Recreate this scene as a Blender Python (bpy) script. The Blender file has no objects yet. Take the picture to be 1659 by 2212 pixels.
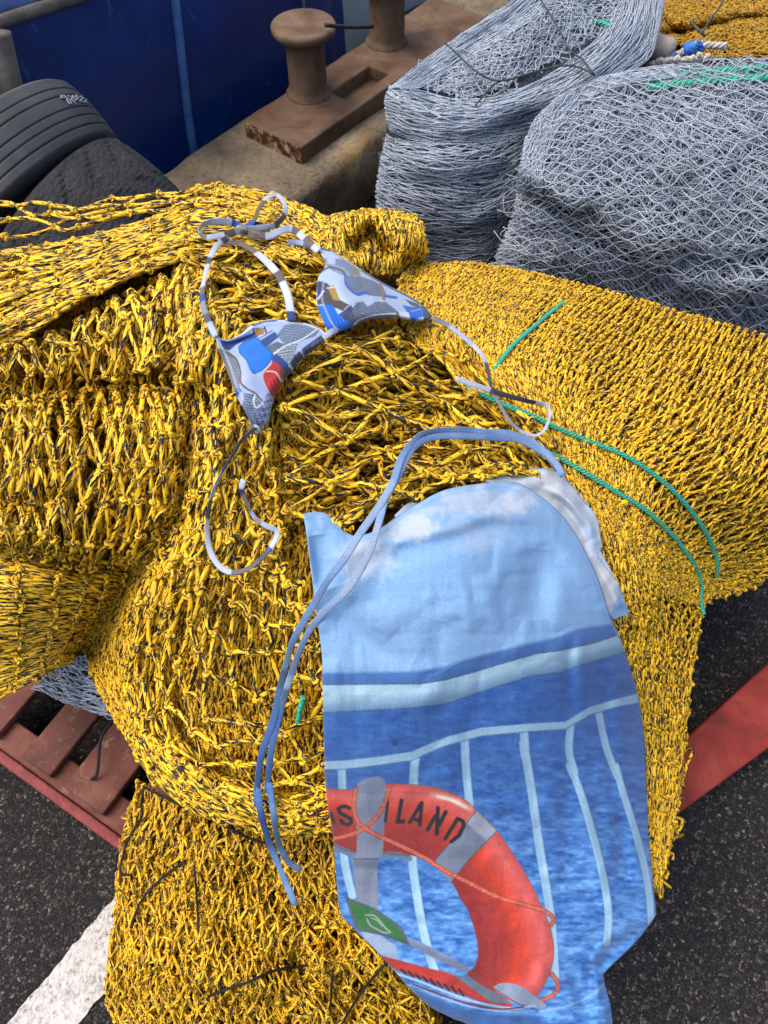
import bpy, math
import numpy as np
rng = np.random.default_rng(11)
C = bpy.context.scene.collection

# ------------------------------------------------------------------ camera model: a photo pixel (1659 x 2212) plus a height or a distance gives a point
F, H, PIT = 1580.0, 1.75, math.radians(58)
CP, SP = math.cos(PIT), math.sin(PIT)
CAM = np.array([0.0, 0.0, H])

def rays(px, py):
    px = np.asarray(px, float); py = np.asarray(py, float)
    x = (px - 829.5) / F; y = (1106 - py) / F
    return np.stack([x + 0 * y, CP + y * SP, -SP + y * CP], -1)

def at(px, py, t):
    return CAM + rays(px, py) * np.asarray(t, float)[..., None]

def wz(px, py, z):
    r = rays(px, py); return CAM + r * ((z - H) / r[2])

def wy(px, py, y):
    r = rays(px, py); return CAM + r * (y / r[1])

def lin(c):
    c = np.asarray(c, float) / 255.0
    return np.where(c <= 0.04045, c / 12.92, ((c + 0.055) / 1.055) ** 2.4)

def zoomed(ox, oy, k):
    return lambda pts: [(ox + k * p[0], oy + k * p[1]) + tuple(p[2:]) for p in pts]
ZS = zoomed(331.8, 365, .4); ZT = zoomed(331.8, 829.5, .4); ZB = zoomed(398.2, 564, .34)
ZK = zoomed(597.2, 895.9, .52); ZZ = zoomed(530.9, 1592.6, .6); ZR = zoomed(663.6, 1659, .28)
ZH = zoomed(862.7, 564, .48); ZC = zoomed(0, 1659, .5); ZG = zoomed(763, 0, .54); ZP = zoomed(0, 1426.7, .2)
ZL = zoomed(0, 1128, .44); ZN = zoomed(1260.8, 0, .24)

# ------------------------------------------------------------------ maths helpers
def seg_dist(px, py, line):
    """distance to a polyline and arclength position of the nearest point"""
    L = np.asarray([(p[0], p[1]) for p in line], float)
    best = np.full(px.shape, 1e9); along = np.zeros(px.shape); s0 = 0.0
    for a, b in zip(L[:-1], L[1:]):
        d = b - a; n = max(np.hypot(*d), 1e-9)
        t = np.clip(((px - a[0]) * d[0] + (py - a[1]) * d[1]) / n ** 2, 0, 1)
        q = np.hypot(px - a[0] - t * d[0], py - a[1] - t * d[1])
        m = q < best
        best = np.where(m, q, best); along = np.where(m, s0 + t * n, along); s0 += n
    return best, along

def in_poly(px, py, poly):
    P = np.asarray([(p[0], p[1]) for p in poly], float)
    c = np.zeros(px.shape, bool)
    j = len(P) - 1
    for i in range(len(P)):
        xi, yi = P[i]; xj, yj = P[j]
        if yi != yj:
            c ^= ((yi > py) != (yj > py)) & (px < (xj - xi) * (py - yi) / (yj - yi) + xi)
        j = i
    return c

def catmull(P, u):
    """P (n,...) control points, u (m,) in 0..1"""
    P = np.asarray(P, float); n = len(P)
    if n == 1: return np.repeat(P, len(u), 0)
    x = np.clip(u, 0, 1) * (n - 1); i = np.minimum(x.astype(int), n - 2); f = x - i
    Q = np.concatenate([[2 * P[0] - P[1]], P, [2 * P[-1] - P[-2]]])
    f = f.reshape((-1,) + (1,) * (P.ndim - 1))
    a, b, c, d = Q[i], Q[i + 1], Q[i + 2], Q[i + 3]
    return 0.5 * (2 * b + (c - a) * f + (2 * a - 5 * b + 4 * c - d) * f ** 2 + (3 * b - a - 3 * c + d) * f ** 3)

def smooth_line(pts, m, even=True):
    P = catmull(np.asarray(pts, float), np.linspace(0, 1, max(m * 4, 60)))
    if even:
        s = np.r_[0, np.cumsum(np.hypot(*np.diff(P[:, :2], axis=0).T))]
        u = np.linspace(0, s[-1], m)
        P = np.stack([np.interp(u, s, P[:, k]) for k in range(P.shape[1])], -1)
    return P

def vnoise(x, y, seed=0):
    """smooth value noise, about -1..1"""
    xi = np.floor(x).astype(np.int64); yi = np.floor(y).astype(np.int64)
    fx = x - xi; fy = y - yi
    fx = fx * fx * (3 - 2 * fx); fy = fy * fy * (3 - 2 * fy)
    def h(a, b):
        n = (a * 374761393 + b * 668265263 + seed * 974711) & 0x7fffffff
        n = ((n ^ (n >> 13)) * 1274126177) & 0x7fffffff
        return ((n ^ (n >> 16)) & 0xffff) / 32767.5 - 1
    return (h(xi, yi) * (1 - fx) + h(xi + 1, yi) * fx) * (1 - fy) + (h(xi, yi + 1) * (1 - fx) + h(xi + 1, yi + 1) * fx) * fy

class Field:
    """a smooth surface: depth along the view axis as a thin-plate spline over the picture, plus creases (away) and ridges (towards)"""
    def __init__(self, pts, creases=(), smooth=1e-4, rough=0.0):
        xy = np.array([(p[0], p[1]) for p in pts], float) / 1000
        t = []
        for p in pts:
            r = rays(p[0], p[1])
            t.append((p[2] - H) / r[2] if len(p) == 3 else p[3] / r[1])
        n = len(xy); K = self.k(xy, xy) + smooth * np.eye(n)
        Pm = np.c_[np.ones(n), xy]
        A = np.block([[K, Pm], [Pm.T, np.zeros((3, 3))]])
        self.w = np.linalg.solve(A, np.r_[t, 0, 0, 0]); self.xy = xy; self.creases = creases; self.rough = rough
    @staticmethod
    def k(a, b):
        d2 = ((a[:, None] - b[None]) ** 2).sum(-1)
        return 0.5 * d2 * np.log(d2 + 1e-12)
    def base(self, px, py):
        px = np.asarray(px, float); py = np.asarray(py, float); sh = px.shape
        q = np.c_[px.ravel(), py.ravel()] / 1000; out = np.empty(len(q))
        for i in range(0, len(q), 40000):
            s = q[i:i + 40000]
            out[i:i + 40000] = self.k(s, self.xy) @ self.w[:-3] + self.w[-3] + s @ self.w[-2:]
        return out.reshape(sh)
    def __call__(self, px, py):
        px = np.asarray(px, float); py = np.asarray(py, float)
        t = self.base(px, py)
        for line, w, d in self.creases:
            q, _ = seg_dist(px, py, line)
            t = t + d * np.exp(-(q / w) ** 2)
        if self.rough:
            t = t + self.rough * (vnoise(px / 70, py / 70, 3) + .5 * vnoise(px / 30, py / 30, 5))
        return t

# ------------------------------------------------------------------ objects
def tag(o, label=None, cat=None, group=None, kind=None):
    if label: o['label'] = label
    if cat: o['category'] = cat
    if group: o['group'] = group
    if kind: o['kind'] = kind
    return o

def thing(name, loc, label, cat, group=None, kind=None):
    o = bpy.data.objects.new(name, None); C.objects.link(o)
    o.location = [float(v) for v in loc]
    o.empty_display_size = .05
    return tag(o, label, cat, group, kind)

def build(name, V, Fc, mat, parent=None, attrs=None, smooth=True):
    """V (n,3) world points, Fc list of index arrays (m,3 or m,4)"""
    V = np.asarray(V, np.float32)
    if parent is not None:
        V = V - np.array(parent.location, np.float32)
    me = bpy.data.meshes.new(name)
    if not isinstance(Fc, list): Fc = [Fc]
    Fc = [np.asarray(f, np.int32) for f in Fc if len(f)]
    me.vertices.add(len(V)); me.vertices.foreach_set('co', V.ravel())
    loops = np.concatenate([f.ravel() for f in Fc])
    tot = np.concatenate([np.full(len(f), f.shape[1], np.int32) for f in Fc])
    start = np.r_[0, np.cumsum(tot)[:-1]].astype(np.int32)
    me.loops.add(len(loops)); me.loops.foreach_set('vertex_index', loops.astype(np.int32))
    me.polygons.add(len(tot)); me.polygons.foreach_set('loop_start', start); me.polygons.foreach_set('loop_total', tot)
    me.update(calc_edges=True)
    for k, v in (attrs or {}).items():
        v = np.asarray(v, np.float32)
        if v.ndim == 2 and v.shape[1] == 4:
            a = me.attributes.new(k, 'FLOAT_COLOR', 'POINT'); a.data.foreach_set('color', v.ravel())
        else:
            a = me.attributes.new(k, 'FLOAT_VECTOR', 'POINT'); a.data.foreach_set('vector', v.ravel())
    if smooth: me.polygons.foreach_set('use_smooth', np.ones(len(tot), bool))
    me.validate()
    me.materials.append(mat)
    o = bpy.data.objects.new(name, me); C.objects.link(o)
    if parent is not None: o.parent = parent
    return o

def tubes(paths, rad, sides=6, twist=0.0, closed=False, flat=None, roll=None):
    """paths (N,S,3); rad scalar, (N,) or (N,S). Returns verts, quads, rope attribute"""
    P = np.asarray(paths, float); N, S, _ = P.shape
    if closed:
        T = np.roll(P, -1, 1) - np.roll(P, 1, 1)
    else:
        T = np.empty_like(P); T[:, 1:-1] = P[:, 2:] - P[:, :-2]; T[:, 0] = P[:, 1] - P[:, 0]; T[:, -1] = P[:, -1] - P[:, -2]
    T /= np.linalg.norm(T, axis=-1, keepdims=True) + 1e-12
    ref = CAM - P; ref /= np.linalg.norm(ref, axis=-1, keepdims=True)
    B = np.cross(T, ref); ln = np.linalg.norm(B, axis=-1, keepdims=True)
    B = np.where(ln < .05, np.cross(T, np.array([.31, .2, .93])), B)
    B /= np.linalg.norm(B, axis=-1, keepdims=True) + 1e-12
    Nn = np.cross(B, T)
    if roll is not None:
        c, s = np.cos(roll)[..., None], np.sin(roll)[..., None]
        B, Nn = B * c + Nn * s, Nn * c - B * s
    r = np.broadcast_to(np.asarray(rad, float).reshape((-1, 1) if np.ndim(rad) == 1 else np.shape(rad) or (1, 1)), (N, S))
    th = np.arange(sides) * 2 * np.pi / sides
    kb, kn = (1, 1) if flat is None else flat
    if flat is None:
        cb, cn = np.cos(th), np.sin(th)
    else:   # a flat ribbon section with rounded edges
        cb = np.sign(np.cos(th)) * np.abs(np.cos(th)) ** .6; cn = np.sin(th)
    V = P[:, :, None] + r[:, :, None, None] * (kb * cb[:, None] * B[:, :, None] + kn * cn[:, None] * Nn[:, :, None])
    al = np.concatenate([np.zeros((N, 1)), np.cumsum(np.linalg.norm(np.diff(P, axis=1), axis=-1), 1)], 1)
    off = rng.uniform(0, 50, (N, 1)); ph = rng.uniform(0, 6.28, (N, 1, 1))
    ang = th[None, None] + twist * al[:, :, None] + ph
    A = np.stack([np.cos(ang), np.sin(ang), np.broadcast_to((al + off)[:, :, None], ang.shape)], -1)
    idx = np.arange(N * S * sides).reshape(N, S, sides)
    i0 = idx if closed else idx[:, :-1]; i1 = np.roll(idx, -1, 1) if closed else idx[:, 1:]
    Q = np.stack([i0, np.roll(i0, -1, 2), np.roll(i1, -1, 2), i1], -1).reshape(-1, 4)
    caps = []
    if not closed:
        caps = [idx[:, 0][:, ::-1], idx[:, -1]]
    return V.reshape(-1, 3), [Q] + caps, A.reshape(-1, 3)

class Bag:
    def __init__(s): s.V = []; s.F = []; s.A = []; s.n = 0
    def add(s, V, Fs, A):
        s.V.append(V); s.F += [f + s.n for f in Fs]; s.A.append(A); s.n += len(V)
    def build(s, name, mat, parent=None, key='rope'):
        by = {}
        for f in s.F: by.setdefault(f.shape[1], []).append(f)
        return build(name, np.concatenate(s.V), [np.concatenate(v) for v in by.values()], mat, parent, {key: np.concatenate(s.A)})

KT = np.linspace(0, 2 * np.pi, 17)[:-1]
TREFOIL = np.stack([np.sin(KT) + 2 * np.sin(2 * KT), np.cos(KT) - 2 * np.cos(2 * KT), -1.1 * np.sin(3 * KT)], -1) / 3
RING = np.stack([np.cos(KT[::2]), .8 * np.sin(KT[::2]), .35 * np.cos(2 * KT[::2])], -1)

def net(bag, field, grid, R, Cn, r, lift=0.0, jit=.15, sag=.4, sides=6, seg=6, knot='full', vary=.1, keep=1.0, skew=0.0, wob=.3, drop=0.0, bunch=0.0, lean=0, ks=1.0, wave=0.0, puff=0.0):
    """a knotted diamond mesh laid over a surface. grid (rows along the bars, columns across) of picture points (x, y[, lift in cm]);
    R rows of bars, Cn knots across; jit in cells; sag = how far bars bow, in rope diameters."""
    G = np.asarray(grid, float)
    if G.shape[2] == 2: G = np.concatenate([G, np.zeros(G.shape[:2] + (1,))], 2)
    rr, cc = np.meshgrid(np.arange(R + 1), np.arange(Cn + 1), indexing='ij')
    u = (cc + .5 * (rr % 2) + skew * rr + rng.normal(0, jit, rr.shape)) / (Cn + .5)
    v = (rr + rng.normal(0, jit * .7, rr.shape)) / R
    if wave:
        sd = int(rng.integers(1000)); v = v + wave * vnoise(cc / 7.0, rr / 4.0, sd) + .5 * wave * vnoise(cc / 2.5, rr / 2.0, sd + 3)
    if bunch:
        sd = int(rng.integers(1000)); u = u + bunch * vnoise(cc / 2.3 + 3.1, rr / 4.0, sd) + .5 * bunch * vnoise(cc / 1.2, rr / 2.0, sd + 1)
    u = np.clip(u, -.02, 1.02); v = np.clip(v, -.02, 1.02)
    def ev(u, v):
        sh = u.shape; u = u.ravel(); v = v.ravel()
        n = G.shape[1]; x = np.clip(u, 0, 1) * (n - 1); i = np.minimum(x.astype(int), n - 2); f = (x - i)[:, None]
        cols = [catmull(G[:, k], v) for k in range(n)]
        S = np.stack(cols, 0); m = np.arange(len(u))
        g = lambda k: S[np.clip(k, 0, n - 1), m]
        a, b, c, d = g(i - 1), g(i), g(i + 1), g(i + 2)
        a = np.where((i == 0)[:, None], 2 * b - c, a); d = np.where((i == n - 2)[:, None], 2 * c - b, d)
        return (0.5 * (2 * b + (c - a) * f + (2 * a - 5 * b + 4 * c - d) * f ** 2 + (3 * b - a - 3 * c + d) * f ** 3)).reshape(sh + (3,))
    K = ev(u, v); kl = rng.normal(0, .5, rr.shape) * r * 2
    pairs = []
    for row in range(R):
        o = row % 2
        c = np.arange(Cn + 1)
        pairs.append((np.full(Cn + 1, row), c, c))
        c2 = np.arange(Cn) if not o else np.arange(Cn)
        pairs.append((np.full(Cn, row), c2 + (0 if o else 1), c2 + (1 if o else 0)))
    a = np.concatenate([p[0] for p in pairs]); c0 = np.concatenate([p[1] for p in pairs]); c1 = np.concatenate([p[2] for p in pairs])
    if lean:
        c1 = c1 - lean; m = c1 >= 0; a, c0, c1 = a[m], c0[m], c1[m]
    if drop:
        m = rng.random(len(a)) > drop; a, c0, c1 = a[m], c0[m], c1[m]
    A0 = K[a, c0]; A1 = K[a + 1, c1]; l0 = kl[a, c0]; l1 = kl[a + 1, c1]
    s = np.linspace(0, 1, seg)[None, :]
    P2 = A0[:, None] * (1 - s[..., None]) + A1[:, None] * s[..., None]
    bow = 4 * s * (1 - s)
    N = len(a)
    dirv = A1[:, :2] - A0[:, :2]; ln = np.linalg.norm(dirv, axis=1, keepdims=True) + 1e-6
    perp = np.stack([-dirv[:, 1], dirv[:, 0]], -1) / ln
    t0 = field(A0[:, 0], A0[:, 1]); pxs = F / t0
    lat = rng.normal(0, sag, N) * 2 * r * pxs; lat2 = rng.normal(0, sag * wob, N) * 2 * r * pxs
    P2[..., :2] += perp[:, None] * (lat[:, None] * bow + lat2[:, None] * np.sin(2 * np.pi * s))[..., None]
    up = rng.normal(.3, .8, N) * sag * 2 * r + puff
    t = field(P2[..., 0], P2[..., 1]) - lift - P2[..., 2] * .01 - (l0[:, None] * (1 - s) + l1[:, None] * s) - up[:, None] * bow
    W = at(P2[..., 0], P2[..., 1], t)
    rad = r * (1 + rng.normal(0, vary, N))[:, None] * (1 + rng.normal(0, .025, (N, seg)))
    bag.add(*tubes(W, rad, sides, twist=60))
    if knot:
        kk = np.zeros((R + 1, Cn + 1), bool); kk[a, c0] = True; kk[a + 1, c1] = True
        ki, kj = np.nonzero(kk)
        Kp = K[ki, kj]; t = field(Kp[:, 0], Kp[:, 1]) - lift - Kp[:, 2] * .01 - kl[ki, kj] - .5 * r
        W = at(Kp[:, 0], Kp[:, 1], t); M = len(W)
        k2 = K[np.minimum(ki + 1, R), kj] - K[np.maximum(ki - 1, 0), kj]
        W2 = at(Kp[:, 0] + .2 * k2[:, 0], Kp[:, 1] + .2 * k2[:, 1], t)
        X = W2 - W; X /= np.linalg.norm(X, axis=1, keepdims=True) + 1e-9
        Z = CAM - W; Z /= np.linalg.norm(Z, axis=1, keepdims=True)
        Y = np.cross(Z, X); Y /= np.linalg.norm(Y, axis=1, keepdims=True) + 1e-9; Z = np.cross(X, Y)
        a_ = rng.uniform(0, 6.28, M)[:, None]; X, Y = X * np.cos(a_) + Y * np.sin(a_), Y * np.cos(a_) - X * np.sin(a_)
        T = TREFOIL if knot == 'full' else RING
        sc = (r * ks * (1.38 if knot == 'full' else 1.1) * (1 + rng.normal(0, .14, M)))[:, None, None]
        L = sc * (T[None, :, :1] * X[:, None] + T[None, :, 1:2] * Y[:, None] + T[None, :, 2:] * Z[:, None]) + W[:, None]
        bag.add(*tubes(L, r * .86, 5 if knot == 'full' else 4, twist=60, closed=True))

def clutter(bag, field, poly, n, r, length, ang, spread, lift, sides=5, seg=6, curl=.25):
    """loose slack strands among the mesh: n bent lengths of the same twine inside an outline"""
    P = np.asarray(poly, float); lo, hi = P.min(0), P.max(0); out = []
    while len(out) < n:
        q = rng.uniform(lo, hi, (n * 2, 2)); q = q[in_poly(q[:, 0], q[:, 1], poly)]; out += list(q)
    c = np.array(out[:n]); th = rng.normal(ang, spread, n); L = length * rng.uniform(.6, 1.4, n)
    s = np.linspace(-.5, .5, seg)[None]
    bend = rng.normal(0, curl, n)[:, None] * (s * s * 4 - .5); w2 = rng.normal(0, curl * .5, n)[:, None] * np.sin(6.28 * s)
    x = c[:, :1] + L[:, None] * (s * np.cos(th)[:, None] - (bend + w2) * np.sin(th)[:, None])
    y = c[:, 1:] + L[:, None] * (s * np.sin(th)[:, None] + (bend + w2) * np.cos(th)[:, None])
    t = field(x, y) - lift * rng.uniform(-.6, 1, n)[:, None] - r * 2 * rng.normal(0, 1, n)[:, None] * (1 - 4 * s * s)
    bag.add(*tubes(at(x, y, t), r * (1 + rng.normal(0, .1, n)), sides, twist=60))

def core(name, field, poly, step, back, mat, parent, drop_y=1e9, z0=.02, cx=(.15, .8), ring=True):
    """the packed inside of a heap: a closed-off sheet under the ropes, its rim carried down to the ground"""
    P = np.asarray(poly, float)
    xs = np.arange(P[:, 0].min(), P[:, 0].max() + step, step); ys = np.arange(P[:, 1].min(), P[:, 1].max() + step, step)
    X, Y = np.meshgrid(xs, ys, indexing='ij')
    mc = in_poly(X[:-1, :-1] + step / 2, Y[:-1, :-1] + step / 2, poly)
    T = field(X, Y) + back + .004 * vnoise(X / 14, Y / 14, 9)
    W = at(X, Y, T); idx = np.arange(X.size).reshape(X.shape)
    q = np.stack([idx[:-1, :-1], idx[:-1, 1:], idx[1:, 1:], idx[1:, :-1]], -1)[mc]
    used = np.unique(q); V = W.reshape(-1, 3)
    mp = -np.ones(X.size, int); mp[used] = np.arange(len(used)); q = mp[q]; V = V[used]
    px = X.ravel()[used]; py = Y.ravel()[used]
    Fs = [q]
    if ring:
        e = np.concatenate([q[:, [i, (i + 1) % 4]] for i in range(4)])
        key = np.sort(e, 1); _, inv, cnt = np.unique(key, axis=0, return_inverse=True, return_counts=True)
        be = e[cnt[inv.ravel()] == 1]; bv = np.unique(be)
        m2 = -np.ones(len(V), int); m2[bv] = len(V) + np.arange(len(bv))
        B = V[bv].copy()
        for k, (vi) in enumerate(bv):
            if py[vi] > drop_y:
                r = rays(px[vi], py[vi]); b = CAM + r * ((z0 - H) / r[2])
                B[k] = b * .85 + np.array([cx[0], cx[1], z0]) * .15; B[k, 2] = z0
            else:
                B[k, 2] = z0
        V = np.concatenate([V, B]); Fs.append(np.stack([be[:, 1], be[:, 0], m2[be[:, 0]], m2[be[:, 1]]], -1))
    return build(name, V, Fs, mat, parent)

def line3(field, pts, m, lift):
    """a path over a surface: pts (x, y[, extra lift cm])"""
    P = np.array([tuple(p) + (0,) * (3 - len(p)) for p in pts], float)
    Q = smooth_line(P, m)
    t = field.base(Q[:, 0], Q[:, 1]) - lift - Q[:, 2] * .01
    return at(Q[:, 0], Q[:, 1], t), Q

def ribbon(name, path, half, thick, mat, parent, cols, roll=None, sides=16, ends=True):
    """a flat tie: path (S,3), half width in metres, cols = [(start fraction, rgb)]"""
    S = len(path); rl = None if roll is None else np.interp(np.linspace(0, 1, S), np.linspace(0, 1, len(roll)), roll)[None]
    hw = np.full((1, S), half)
    V, Fs, A = tubes(path[None], hw, sides, flat=(1, thick / half), roll=rl)
    u = np.repeat(np.linspace(0, 1, S), sides); col = np.zeros((len(V), 4)); col[:, 3] = 1
    for s, c in cols:
        col[u >= s, :3] = lin(c) * .6
    cs = np.abs(np.cos(np.tile(np.arange(sides) * 2 * np.pi / sides, S)))
    col[(cs > .55) & (cs < .8), :3] *= .72     # the stitched hems either side
    return build(name, V, Fs, mat, parent, {'print': col, 'rope': A})

def twisted(bag, path, R, pitch=.03, n=3):
    """a laid rope: three strands wound round each other"""
    P = np.asarray(path, float); d = np.linalg.norm(np.diff(P, axis=0), axis=1); s = np.r_[0, np.cumsum(d)]
    m = int(s[-1] / pitch * 9) + 8; u = np.linspace(0, s[-1], m)
    Q = np.stack([np.interp(u, s, P[:, k]) for k in range(3)], -1)
    T = np.gradient(Q, axis=0); T /= np.linalg.norm(T, axis=1, keepdims=True)
    B = np.cross(T, CAM - Q); B /= np.linalg.norm(B, axis=1, keepdims=True); N = np.cross(B, T)
    L = []
    for k in range(n):
        a = u / pitch * 2 * np.pi + k * 2 * np.pi / n
        L.append(Q + .5 * R * (np.cos(a)[:, None] * B + np.sin(a)[:, None] * N))
    bag.add(*tubes(np.array(L), R * .56, 7, twist=0))

def box_mesh(corners8):
    f = np.array([[0, 3, 2, 1], [4, 5, 6, 7], [0, 1, 5, 4], [1, 2, 6, 5], [2, 3, 7, 6], [3, 0, 4, 7]])
    return np.asarray(corners8, float), [f]

def bevel(o, w, seg=2):
    m = o.modifiers.new('bevel', 'BEVEL'); m.width = w; m.segments = seg; m.limit_method = 'ANGLE'
    return o

# ------------------------------------------------------------------ materials
def mat(name, rough=.6, spec=.4):
    m = bpy.data.materials.new(name); m.use_nodes = True
    nt = m.node_tree; b = nt.nodes['Principled BSDF']
    b.inputs['Roughness'].default_value = rough; b.inputs['Specular IOR Level'].default_value = spec
    return m, nt, b

def nd(nt, kind, **kw):
    n = nt.nodes.new(kind)
    for k, v in kw.items():
        if k in ('operation', 'blend_type', 'data_type', 'feature', 'attribute_name', 'wave_type', 'noise_type', 'distance', 'bands_direction'): setattr(n, k, v)
        else: n.inputs[k].default_value = v
    return n

def ramp(nt, fac, stops, interp='LINEAR'):
    r = nt.nodes.new('ShaderNodeValToRGB'); r.color_ramp.interpolation = interp
    el = r.color_ramp.elements
    while len(el) > 1: el.remove(el[-1])
    el[0].position = stops[0][0]; el[0].color = tuple(stops[0][1]) + (1,)
    for p, c in stops[1:]:
        e = el.new(p); e.color = tuple(c) + (1,)
    nt.links.new(fac, r.inputs[0]); return r.outputs[0]

def math_(nt, op, a, b=None, c=None):
    n = nt.nodes.new('ShaderNodeMath'); n.operation = op
    for i, v in enumerate((a, b, c)):
        if v is None: continue
        if isinstance(v, (int, float)): n.inputs[i].default_value = v
        else: nt.links.new(v, n.inputs[i])
    return n.outputs[0]

def mixc(nt, fac, a, b, blend='MIX'):
    n = nt.nodes.new('ShaderNodeMix'); n.data_type = 'RGBA'; n.blend_type = blend
    for i, v in ((0, fac), (6, a), (7, b)):
        if isinstance(v, (int, float)): n.inputs[i].default_value = v
        elif isinstance(v, (tuple, list, np.ndarray)): n.inputs[i].default_value = tuple(float(x) for x in v[:3]) + (1,)
        else: nt.links.new(v, n.inputs[i])
    return n.outputs[2]

def bump(nt, b, h, strength=.3, dist=.01):
    n = nt.nodes.new('ShaderNodeBump'); n.inputs['Strength'].default_value = strength; n.inputs['Distance'].default_value = dist
    nt.links.new(h, n.inputs['Height']); nt.links.new(n.outputs[0], b.inputs['Normal']); return n

def coords(nt, scale, kind='Object', vec=None):
    t = nt.nodes.new('ShaderNodeTexCoord'); m = nt.nodes.new('ShaderNodeMapping')
    nt.links.new(t.outputs[kind] if vec is None else vec, m.inputs[0])
    m.inputs['Scale'].default_value = scale if isinstance(scale, tuple) else (scale,) * 3
    return m.outputs[0]

def noise(nt, vec, scale, detail=4, rough=.55, dist=0):
    n = nd(nt, 'ShaderNodeTexNoise', Scale=scale, Detail=detail, Roughness=rough, Distortion=dist); nt.links.new(vec, n.inputs['Vector'])
    return n.outputs[0]

def rope_mat(name, col, dark, amount, zscale, braid=420, rough=.55, var=.25, bumps=.5):
    m, nt, b = mat(name, rough, .35)
    at_ = nd(nt, 'ShaderNodeAttribute', attribute_name='rope')
    v = coords(nt, (1.1, 1.1, zscale), vec=at_.outputs['Vector'])
    n = noise(nt, v, 1.0, 3, .6)
    n2 = noise(nt, coords(nt, (1.6, 1.6, zscale * 4), vec=at_.outputs['Vector']), 1.0, 2)
    f = math_(nt, 'ADD', n, math_(nt, 'MULTIPLY', math_(nt, 'SUBTRACT', n2, .5), .02))
    fl = ramp(nt, f, [(amount, (1, 1, 1)), (amount + .035, (0, 0, 0))])
    tone = noise(nt, coords(nt, (.1, .1, 6), vec=at_.outputs['Vector']), 1.0, 2)
    c2 = mixc(nt, ramp(nt, tone, [(.3, (0, 0, 0)), (.7, (1, 1, 1))]), np.array(col) * (1 - var), np.array(col) * (1 + var * .35))
    dirt = noise(nt, coords(nt, 9.0), 1.0, 3)
    c2 = mixc(nt, ramp(nt, dirt, [(.42, (0, 0, 0)), (.75, (.3, .3, .3))]), c2, np.array(col) * .45 + np.array([.012, .012, .012]))
    nt.links.new(mixc(nt, fl, c2, dark), b.inputs['Base Color'])
    sx = nt.nodes.new('ShaderNodeSeparateXYZ'); nt.links.new(at_.outputs['Vector'], sx.inputs[0])
    th = math_(nt, 'ARCTAN2', sx.outputs[1], sx.outputs[0]); k = math_(nt, 'MULTIPLY', sx.outputs[2], braid)
    w1 = math_(nt, 'SINE', math_(nt, 'ADD', math_(nt, 'MULTIPLY', th, 3), k)); w2 = math_(nt, 'SINE', math_(nt, 'SUBTRACT', math_(nt, 'MULTIPLY', th, 3), k))
    bump(nt, b, math_(nt, 'MULTIPLY', w1, w2), bumps, .002)
    return m

YEL = lin((250, 200, 34)); BLK = lin((20, 22, 30))
M_coarse = rope_mat('yellow_braid', YEL, BLK, .468, 44, braid=900, bumps=.25)
M_dense = rope_mat('yellow_twine', lin((244, 192, 30)), BLK, .455, 70, braid=1400, bumps=.12)
M_front = rope_mat('yellow_twine_front', lin((244, 192, 30)), BLK, .46, 66, braid=1400, bumps=.12)
M_far = rope_mat('ochre_twine', lin((186, 142, 22)), lin((40, 34, 22)), .42, 60)
M_grey = rope_mat('grey_twine', lin((164, 176, 190)), lin((98, 108, 120)), .30, 60, var=.22, bumps=.3)
M_teal = rope_mat('teal_rope', lin((62, 180, 148)), lin((28, 116, 94)), .3, 60, var=.2, rough=.45)
M_tealdark = rope_mat('teal_twine', lin((40, 120, 110)), lin((150, 90, 50)), .45, 90)
M_black = rope_mat('black_cord', lin((32, 33, 38)), lin((12, 12, 14)), .4, 60)
M_olive = rope_mat('olive_twine', lin((70, 82, 84)), lin((30, 36, 40)), .45, 70)
M_white = rope_mat('white_rope', lin((206, 202, 196)), lin((150, 135, 112)), .4, 40)
M_blue = rope_mat('blue_rope', lin((46, 122, 214)), lin((24, 70, 150)), .35, 40)

def core_mat(name, a, b_, sc=150.0):  # rope flecks, with the shade of the gaps put into the colour
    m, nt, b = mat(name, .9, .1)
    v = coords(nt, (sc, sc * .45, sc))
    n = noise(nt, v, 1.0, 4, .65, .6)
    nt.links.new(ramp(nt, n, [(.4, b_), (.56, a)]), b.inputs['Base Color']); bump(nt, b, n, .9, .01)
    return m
M_core = core_mat('shaded_yellow_core', lin((150, 108, 12)), lin((18, 18, 20)))
M_greycore = core_mat('shaded_grey_core', lin((92, 99, 108)), lin((42, 46, 52)), 170.0)
M_farcore = core_mat('shaded_ochre_core', lin((110, 82, 16)), lin((34, 26, 14)))

def cloth_mat(name, weave=900.0, rough=.8, w=.25, fuzz=.05):
    m, nt, b = mat(name, rough, .2)
    a = nd(nt, 'ShaderNodeAttribute', attribute_name='print')
    n = noise(nt, coords(nt, (weave * .5, weave * 1.2, weave)), 1.0, 2)
    n3 = noise(nt, coords(nt, (260.0, 900.0, 500.0)), 1.0, 3)
    c = mixc(nt, fuzz, a.outputs['Color'], mixc(nt, ramp(nt, n3, [(.3, (0, 0, 0)), (.7, (1, 1, 1))]), (0, 0, 0), (1, 1, 1)), 'SOFT_LIGHT')
    nt.links.new(c, b.inputs['Base Color']); bump(nt, b, n, w, .001)
    b.inputs['Sheen Weight'].default_value = .15
    return m
M_linen = cloth_mat('printed_linen', 900.0, .85, .3, .22)
M_lycra = cloth_mat('printed_swimwear', 2200.0, .5, .1, .12)
M_tie = cloth_mat('linen_tie', 1200.0, .8, .3, .3)

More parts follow.
